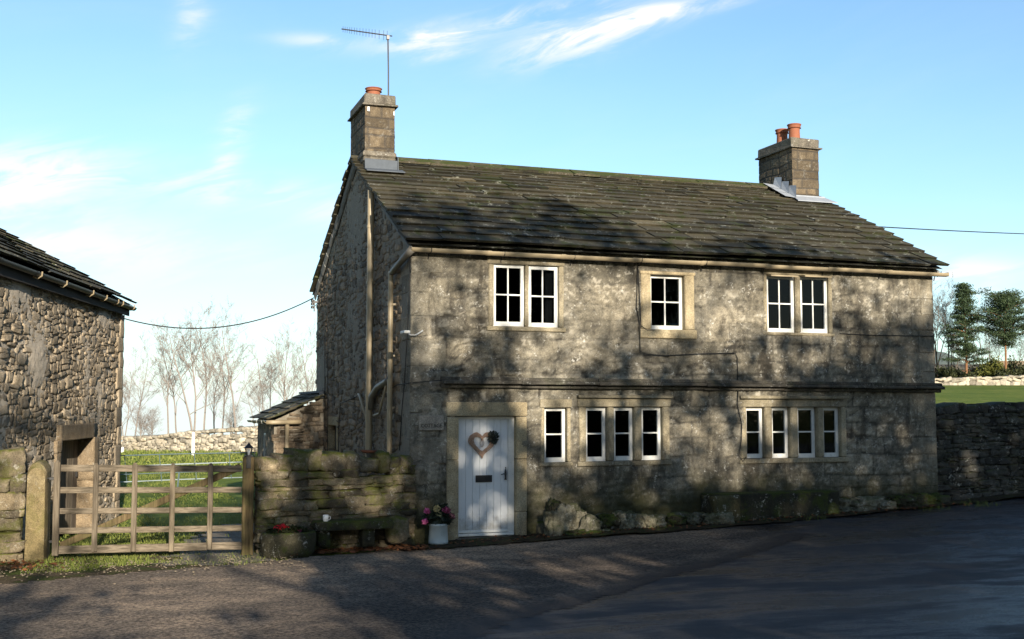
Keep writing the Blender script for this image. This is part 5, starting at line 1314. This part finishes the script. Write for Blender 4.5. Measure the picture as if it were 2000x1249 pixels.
for i, (idx, px, yt, dp_, lab) in enumerate([(1, 243, 735, 60, 'bare tree half hidden by the barn corner'), (0, 331, 668, 58, 'slim bare tree left of the tall forked tree'), (2, 349, 678, 60, 'bare tree leaning left beside the slim one'),
        (1, 379, 632, 56, 'tallest forked bare tree behind the white marker post'), (0, 398, 640, 57, 'straight dark stemmed bare tree right of the tallest one'), (0, 434, 672, 60, 'thin bare tree midway between barn and cottage'), (2, 464, 640, 58, 'tall spreading bare tree left of the shed roof'),
        (1, 504, 742, 62, 'low bare tree above the left end of the shed roof'), (0, 553, 672, 62, 'bare tree rising behind the middle of the shed roof'), (2, 572, 690, 64, 'thin leaning bare tree behind the shed roof'), (0, 596, 676, 64, 'bare tree closest to the cottage gable'), (2, 262, 700, 66, 'faint bare tree right of the barn corner'), (0, 420, 700, 68, 'faint thin bare tree behind the straight dark one'), (1, 525, 700, 67, 'faint bare tree left of the one behind the shed roof')]):
    tree_at(idx, px, yt, dp_, lab, GL)
for px, yt, lab in ((276, 795, 'low bare bush nearest the barn behind the field wall'), (298, 800, 'wide low bare bush left of the tall trees'), (452, 790, 'low bare bush between two tall trees')):
    tree_at(4, px, yt, 59, lab, 'bare bushes behind the pale field wall', name='bare_bush')
GR = 'bare trees around the pines on the right'
for idx, px, yt, dp_, lab in [(2, 1838, 560, 102, 'bare tree rising beside the right end of the cottage'), (0, 1852, 580, 106, 'bare birch left of the narrow pine'), (1, 1866, 640, 108, 'lower bare tree left of the narrow pine'), (3, 1922, 622, 106, 'bare tree in the gap between the two pines'), (0, 1934, 640, 108, 'thin bare tree left of the broad pine'), (1, 1990, 660, 106, 'bare tree right of the broad pine'), (3, 1905, 660, 110, 'bare tree right beside the narrow pine'), (1, 1828, 600, 100, 'bare tree touching the cottage edge in the photo'), (2, 1948, 650, 112, 'faint bare tree behind the trunk of the broad pine'), (0, 1860, 600, 101, 'bare tree between the cottage and the narrow pine')]:
    tree_at(idx, px, yt, dp_, lab, GR, 'bark')
def pine(px, ytop, yb, depth, half, label, broad):
    p = atd(px, 800, depth); z0 = float(gz(p[0], p[1])); H = atd(px, ytop, depth)[2]-z0; W_ = half/F*depth
    r = thing('pine_tree', label, 'tree', (p[0], p[1], z0)); T = MB(); C = MB(); rs = np.random.default_rng(px)
    b = np.array([p[0], p[1], z0])
    T.tube([b, b+[.1, 0, H*.35], b+[.0, 0, H*.7], b+[.1, 0, H*.97]], [H*.012, H*.010, H*.006, H*.002], 8)
    n = 46 if broad else 44
    for k in range(n):
        t = (.42+.55*(k/n)**.9) if broad else (.22+.76*k/n)
        if broad: R_ = W_*(1.1*math.sin(min(1, (t-.30)/.40)*1.35)*(1-.75*max(0, (t-.68)/.34)**1.5))*rs.uniform(.35, 1.3)
        else: R_ = W_*(1.08-t)*1.75*rs.uniform(.3, 1.15)*(1 if t > .4 else .7)
        a = k*2.4+rs.uniform(-.3, .3); d = np.array([math.cos(a), math.sin(a), rs.uniform(.0, .28)+(.15 if broad else 0)])
        s0_ = b+np.array([.05, 0, H*t]); e_ = s0_+d*R_; T.tube([s0_, s0_+d*R_*.5+[0, 0, .05], e_], [H*.006, H*.004, .01], 4, cap=False)
        for q_ in np.linspace(.40 if broad else .25, 1.05, 6 if broad else 5):
            cpt = s0_+d*R_*q_+rs.normal(size=3)*.12; m_ = 75
            P_ = cpt+rs.normal(size=(m_, 3))*np.array([.26, .26, .10 if broad else .075])*(1.2 if broad else .9)
            A_ = rs.normal(size=(m_, 3)); A_ /= np.linalg.norm(A_, axis=1)[:, None]; B_ = np.cross(A_, rs.normal(size=(m_, 3))); B_ /= np.linalg.norm(B_, axis=1)[:, None]
            V = np.stack([P_-A_*.10, P_-B_*.03, P_+A_*.10, P_+B_*.03], 1).reshape(-1, 3); C.add(V, [(4*i, 4*i+1, 4*i+2, 4*i+3) for i in range(m_)], np.repeat(np.clip(rs.random(m_)*.5+.6*rs.random(), 0, 1), 4))
    T.build('trunk', M['barkred'], r); C.build('crown', M['pine'], r)
pine(1889, 552, 748, 98, 40, 'tall narrow layered pine behind the green field', False)
pine(1966, 573, 748, 98, 50, 'broad rounded pine with reddish trunk at the right edge', True)
def bush(px, yt, yb, depth, half, label, mat, n=2600, name='shrub', ls=.10):
    p = atd(px, yb, depth); z0 = float(gz(p[0], p[1])); H = (atd(px, yt, depth)[2]-z0)*1.25; W_ = half/F*depth; rs = np.random.default_rng(int(px)); C = MB(); cc = []
    for k in range(16): 
        a = rs.uniform(0, 6.28); q_ = rs.random()**.5; cc.append((math.cos(a)*q_*W_*.75, math.sin(a)*q_*W_*.5, H*rs.uniform(.25, .8)*(1.05-q_*.4)))
    cc = np.array(cc); k = rs.integers(0, len(cc), n); P_ = cc[k]+rs.normal(size=(n, 3))*np.array([W_*.17, W_*.17, H*.13]); P_[:, 2] = np.abs(P_[:, 2])
    P_ += np.array([p[0], p[1], z0]); A_ = rs.normal(size=(n, 3)); A_ /= np.linalg.norm(A_, axis=1)[:, None]; B_ = np.cross(A_, rs.normal(size=(n, 3))); B_ /= np.linalg.norm(B_, axis=1)[:, None]
    V = np.stack([P_-A_*ls, P_-B_*ls*.6, P_+A_*ls, P_+B_*ls*.6], 1).reshape(-1, 3); C.add(V, [(4*i, 4*i+1, 4*i+2, 4*i+3) for i in range(n)], np.repeat(rs.random(n), 4))
    r = thing(name, label, 'shrub', (p[0], p[1], z0)); C.build('foliage', mat, r); T = MB()
    for j in range(5):
        H = H
        T.tube([(p[0]+rs.uniform(-.2, .2), p[1], z0-.1), tuple(cc[j]+np.array([p[0], p[1], z0]))], [.05, .015], 5)
    T.build('stem', M['bark'], r)
for args in [(1936, 702, 748, 100, 32, 'yellow green shrub between the two pines', M['shrub']), (1845, 722, 750, 99, 22, 'low dark shrub against the cottage corner', M['hedge']), (1908, 712, 748, 103, 22, 'dark evergreen bush behind the narrow pine', M['hedge']),
             (1978, 706, 746, 102, 26, 'dark bush under the broad pine', M['hedge']), (2010, 700, 746, 100, 30, 'dark bush at the right edge of the photo', M['hedge']), (1870, 716, 748, 106, 24, 'dark bush in front of the low brown building', M['hedge']), (1955, 716, 748, 105, 22, 'dark bush right behind the yellow green shrub', M['hedge']), (1815, 716, 748, 103, 24, 'dark bush half hidden by the cottage', M['hedge']), (1858, 724, 750, 98, 16, 'small dark bush left of the narrow pine trunk', M['hedge']), (1893, 728, 750, 98, 16, 'small dark bush at the foot of the narrow pine', M['hedge']), (1960, 724, 750, 98, 16, 'small dark bush at the foot of the broad pine', M['hedge']), (1990, 722, 750, 98, 20, 'dark bush right of the broad pine trunk', M['hedge'])]: bush(*args)
# low brown building in the wood
p = atd(1868, 748, 112); z0 = float(gz(p[0], p[1])); bb = thing('low_outbuilding', 'low brown outbuilding half hidden among the trees on the right', 'building', (p[0], p[1], z0))
q = MB(); q.obox((p[0]-.5, p[1], z0+.7), (4.2, 1.6, .9), (RT, FH, np.array([0, 0, 1.]))); q.build('wall', M['brick'], bb)
q = MB(); q.add([np.array([p[0]-.5, p[1], z0+1.6])+RT*a+FH*b_+np.array([0, 0, c_]) for a, b_, c_ in [(-4.4, -1.8, 0), (4.4, -1.8, 0), (4.4, 1.8, 0), (-4.4, 1.8, 0), (-4.4, 0, .55), (4.4, 0, .55)]], [(0, 1, 5, 4), (2, 3, 4, 5), (0, 4, 3), (1, 2, 5), (0, 1, 2, 3)]); q.build('roof', M['mould'], bb)
p = atd(2000, 748, 112); z0 = float(gz(p[0], p[1])); bb = thing('low_cottage', 'low tan roofed building behind the broad pine', 'building', (p[0], p[1], z0))
q = MB(); q.obox((p[0], p[1], z0+.8), (3.0, 1.6, 1.0), (RT, FH, np.array([0, 0, 1.]))); q.build('wall', M['brick'], bb)
q = MB(); q.add([np.array([p[0], p[1], z0+1.8])+RT*a+FH*b_+np.array([0, 0, c_]) for a, b_, c_ in [(-3.2, -1.8, 0), (3.2, -1.8, 0), (3.2, 1.8, 0), (-3.2, 1.8, 0), (-2.6, 0, .7), (2.6, 0, .7)]], [(0, 1, 5, 4), (2, 3, 4, 5), (0, 4, 3), (1, 2, 5), (0, 1, 2, 3)]); q.build('roof', m_plain('tan_roof', (.30, .22, .14), .9, .2), bb)
# far hill on the right
m = MB(); nx = 60; V = []
for j, (dd, hh) in enumerate(((420, 0), (520, .6), (640, 1.), (800, .4))):
    for i in range(nx+1):
        px = 1650+i*18; pp = atd(px, 792, dd); V.append((pp[0], pp[1], -64+hh*(87+9*math.sin(i*.23)+3*math.sin(i*.7))))
m.add(V, [(j*(nx+1)+i, j*(nx+1)+i+1, (j+1)*(nx+1)+i+1, (j+1)*(nx+1)+i) for j in range(3) for i in range(nx)], .5); m.build('hills', M['hill'], kind='structure', smooth=True)

# ------------------------------------------------------------------ the tall trees across the lane that shade the cottage front and the road
SU = np.cross(SUN, [0, 0, 1.]); SU /= np.linalg.norm(SU); SU = SU if SU[0] > 0 else -SU
SV = np.cross(SU, SUN); SV = SV if SV[2] > 0 else -SV
def gpt(px, py):            # ground point seen at a pixel
    zz = .15
    for _ in range(4):
        p = at(px, py, 2, zz); zz = float(gz(p[0], p[1]))
    return p
GAPS = []  # crown gaps shaped to let sun patches through at chosen spots
def gap(p, ru, rv, s_=1.): GAPS.append((float(p@SU), float(p@SV), ru, rv, s_))
def gapf(px, py, rx, ry, s_=1.): gap(at(px, py, 1, 0.), rx*.0088, ry*.0080, s_)
for a_ in [(830, 600, 40, 70, .7), (880, 560, 60, 60, .8), (1000, 585, 70, 75, .95), (1080, 575, 40, 80, .95), (900, 680, 70, 40, .6), (1070, 700, 70, 40, .8), (1170, 580, 55, 55, 1.), (1160, 655, 45, 45, .9), (1240, 560, 50, 40, .9), (1290, 590, 60, 60, .8),
           (1370, 570, 45, 70, 1.), (1440, 590, 70, 55, .9), (1300, 690, 80, 35, .6), (1400, 640, 60, 40, .6), (1560, 575, 60, 60, .95), (1510, 600, 40, 70, .7), (1650, 570, 60, 35, .8), (1730, 575, 70, 40, .85), (1800, 575, 50, 60, 1.), (1590, 640, 40, 20, .6),
           (1050, 800, 30, 55, 1.), (1110, 840, 30, 60, 1.), (1000, 760, 60, 18, .6), (1235, 775, 60, 30, .8), (1180, 900, 60, 25, .7), (1290, 850, 30, 40, .5), (1380, 845, 60, 55, .8), (1470, 790, 45, 35, 1.), (1530, 860, 30, 50, .6), (1450, 930, 60, 22, .6), (1590, 930, 40, 14, .5),
           (1120, 970, 90, 25, .6), (930, 905, 18, 14, .8), (990, 870, 14, 30, .6), (960, 800, 50, 14, .5), (1240, 965, 50, 16, .5), (1120, 1030, 50, 28, .85), (1240, 1015, 45, 20, .7), (985, 1000, 20, 25, .6)]: gapf(*a_)
for (px, py, ru, rv, s_) in [(60, 1100, .5, .35, .9), (150, 1150, .45, .25, .8), (240, 1130, .5, .25, .8), (300, 1110, .5, .2, .9), (350, 1180, .6, .25, .8), (250, 1215, .6, .22, .8), (430, 1150, .35, .25, .7), (400, 1230, .7, .2, .7), (540, 1150, .5, .45, 1.), (580, 1200, .35, .25, .9), (150, 1235, .5, .12, .6), (610, 1240, .4, .12, .6), (380, 1105, .6, .12, .9),
                             (1130, 1110, .8, .16, .8), (1200, 1105, .6, .12, .7), (1160, 1140, .35, .15, .6), (520, 1105, .4, .1, .5)]: gap(gpt(px, py), ru, rv*1.5, s_)
for (px, py, ru, rv, s_) in [(520, 900, .2, .22, .9), (545, 960, .2, .15, .7), (600, 915, .25, .12, .7), (660, 930, .2, .12, .5), (690, 970, .18, .10, .7), (760, 955, .16, .1, .6), (70, 990, .35, 1.0, 1.), (20, 1000, .3, 1., .8), (150, 1000, .5, .7, .95), (270, 1000, .5, .6, .85), (380, 1010, .4, .5, .7), (450, 980, .25, .4, .6)]: gap(at(px, py, 1, -.3), ru, rv, s_)
GAPS = np.array(GAPS)
def canopy():
    n = 115000; u = RNG.uniform(-9, 19, n); v = RNG.uniform(-7.5, 6.6, n)
    top = 5.0+.55*np.sin(u*.9)+.35*np.sin(u*2.3+1)-3.9*ss(-.9, -3.0, u)-1.4*ss(6.6, 8.2, u)+.9*ss(11, 14, u)
    top = np.where((u > -3.7) & (u < -1.35), np.maximum(top, 2.7), top)
    k = v < top+RNG.normal(size=n)*.25
    dens = np.full(n, .9)
    # woods: softer, broken density
    dens *= .72+.5*fbm(P2(u*.8, v*.8), 3, 201)
    st_ = ss(-.12, .22, fbm(P2(u*.75+v*.35, v*.8, 3), 3, 207)); dens = np.where(u < -.6+0*u, dens*(.12+.75*st_)*.9, dens); dens = np.where((u > -2.5) & (u < 0) & (v > -.35) & (v < 1.15), .55, dens); dens = np.where((u > -3.7) & (u < -1.35) & (v > .55) & (v < 2.9), .30+.35*st_, dens); dens = np.where((v > 2.6) & (u > -1), dens*.74, dens)
    dens = np.where((u > 8.8) | (v < -.4) & (u > 1.5), dens+.7, dens)
    dens = np.where((u > 1.6) & (v < .75), dens+.5, dens); dens = np.where((u > 6.7) & (v < 2.6), dens+.45, dens); dens = np.where((u > .35) & (u < 1.75) & (v < 1.9) & (v > -.3), dens+.6, dens)
    for (a, b, ru, rv, s_) in GAPS:
        q_ = ((u-a)/ru)**2+((v-b)/rv)**2; dens *= 1-s_*np.exp(-(q_**1.6)*.55)
    k &= RNG.random(n) < dens
    u, v = u[k], v[k]; n = len(u); t = 25+RNG.uniform(0, 4, n); P_ = np.outer(u, SU)+np.outer(v, SV)+np.outer(t, SUN)
    A_ = RNG.normal(size=(n, 3)); A_ /= np.linalg.norm(A_, axis=1)[:, None]; B_ = np.cross(A_, RNG.normal(size=(n, 3))); B_ /= np.linalg.norm(B_, axis=1)[:, None]
    sz = RNG.uniform(.09, .16, n)[:, None]
    cen = np.array([-5.7, -1.5, .5, 3.4, 7.2, 11, 15.2]); own = np.argmin(np.abs(u[:, None]+RNG.normal(size=n)[:, None]*.5-cen[None]), 1)
    lab = ['leafy tree across the lane behind the photographer, first from the left', 'leafy tree across the lane, second from the left', 'leafy tree across the lane, third from the left', 'leafy tree across the lane, in the middle', 'leafy tree across the lane, third from the right', 'leafy tree across the lane, second from the right', 'leafy tree across the lane, first from the right']
    for c_ in range(len(cen)):
        s_ = own == c_
        if s_.sum() < 50: continue
        p, a, b, z_ = P_[s_], A_[s_], B_[s_], sz[s_]; m_ = len(p)
        V = np.stack([p-a*z_, p-b*z_*.8, p+a*z_, p+b*z_*.8], 1).reshape(-1, 3)
        bx = cen[c_]*SU+27*SUN; z0 = float(gz(bx[0], bx[1])); r = thing('shade_tree', lab[c_], 'tree', (bx[0], bx[1], z0), 'trees across the lane')
        C = MB(); C.v = [V]; C.n = len(V); C.r = [np.repeat(RNG.random(m_), 4)]; C.f = [(4*i, 4*i+1, 4*i+2, 4*i+3) for i in range(m_)]
        C.build('crown', M['shade'], r)
        T = MB(); T.tube([(bx[0], bx[1], z0-.3), (bx[0]+.1, bx[1], z0+5), (bx[0]-.1, bx[1], 8), (bx[0], bx[1], 10.5)], [.32, .25, .16, .05], 10)
        for j in range(9):
            zz = 2.5+j*.8; an = j*2.4; T.tube([(bx[0], bx[1], zz), (bx[0]+1.0*math.cos(an), bx[1]+.9*math.sin(an), zz+.9), (bx[0]+2.0*math.cos(an), bx[1]+1.6*math.sin(an), zz+2.2)], [.10, .06, .02], 6)
        T.build('trunk', M['bark'], r)
canopy()
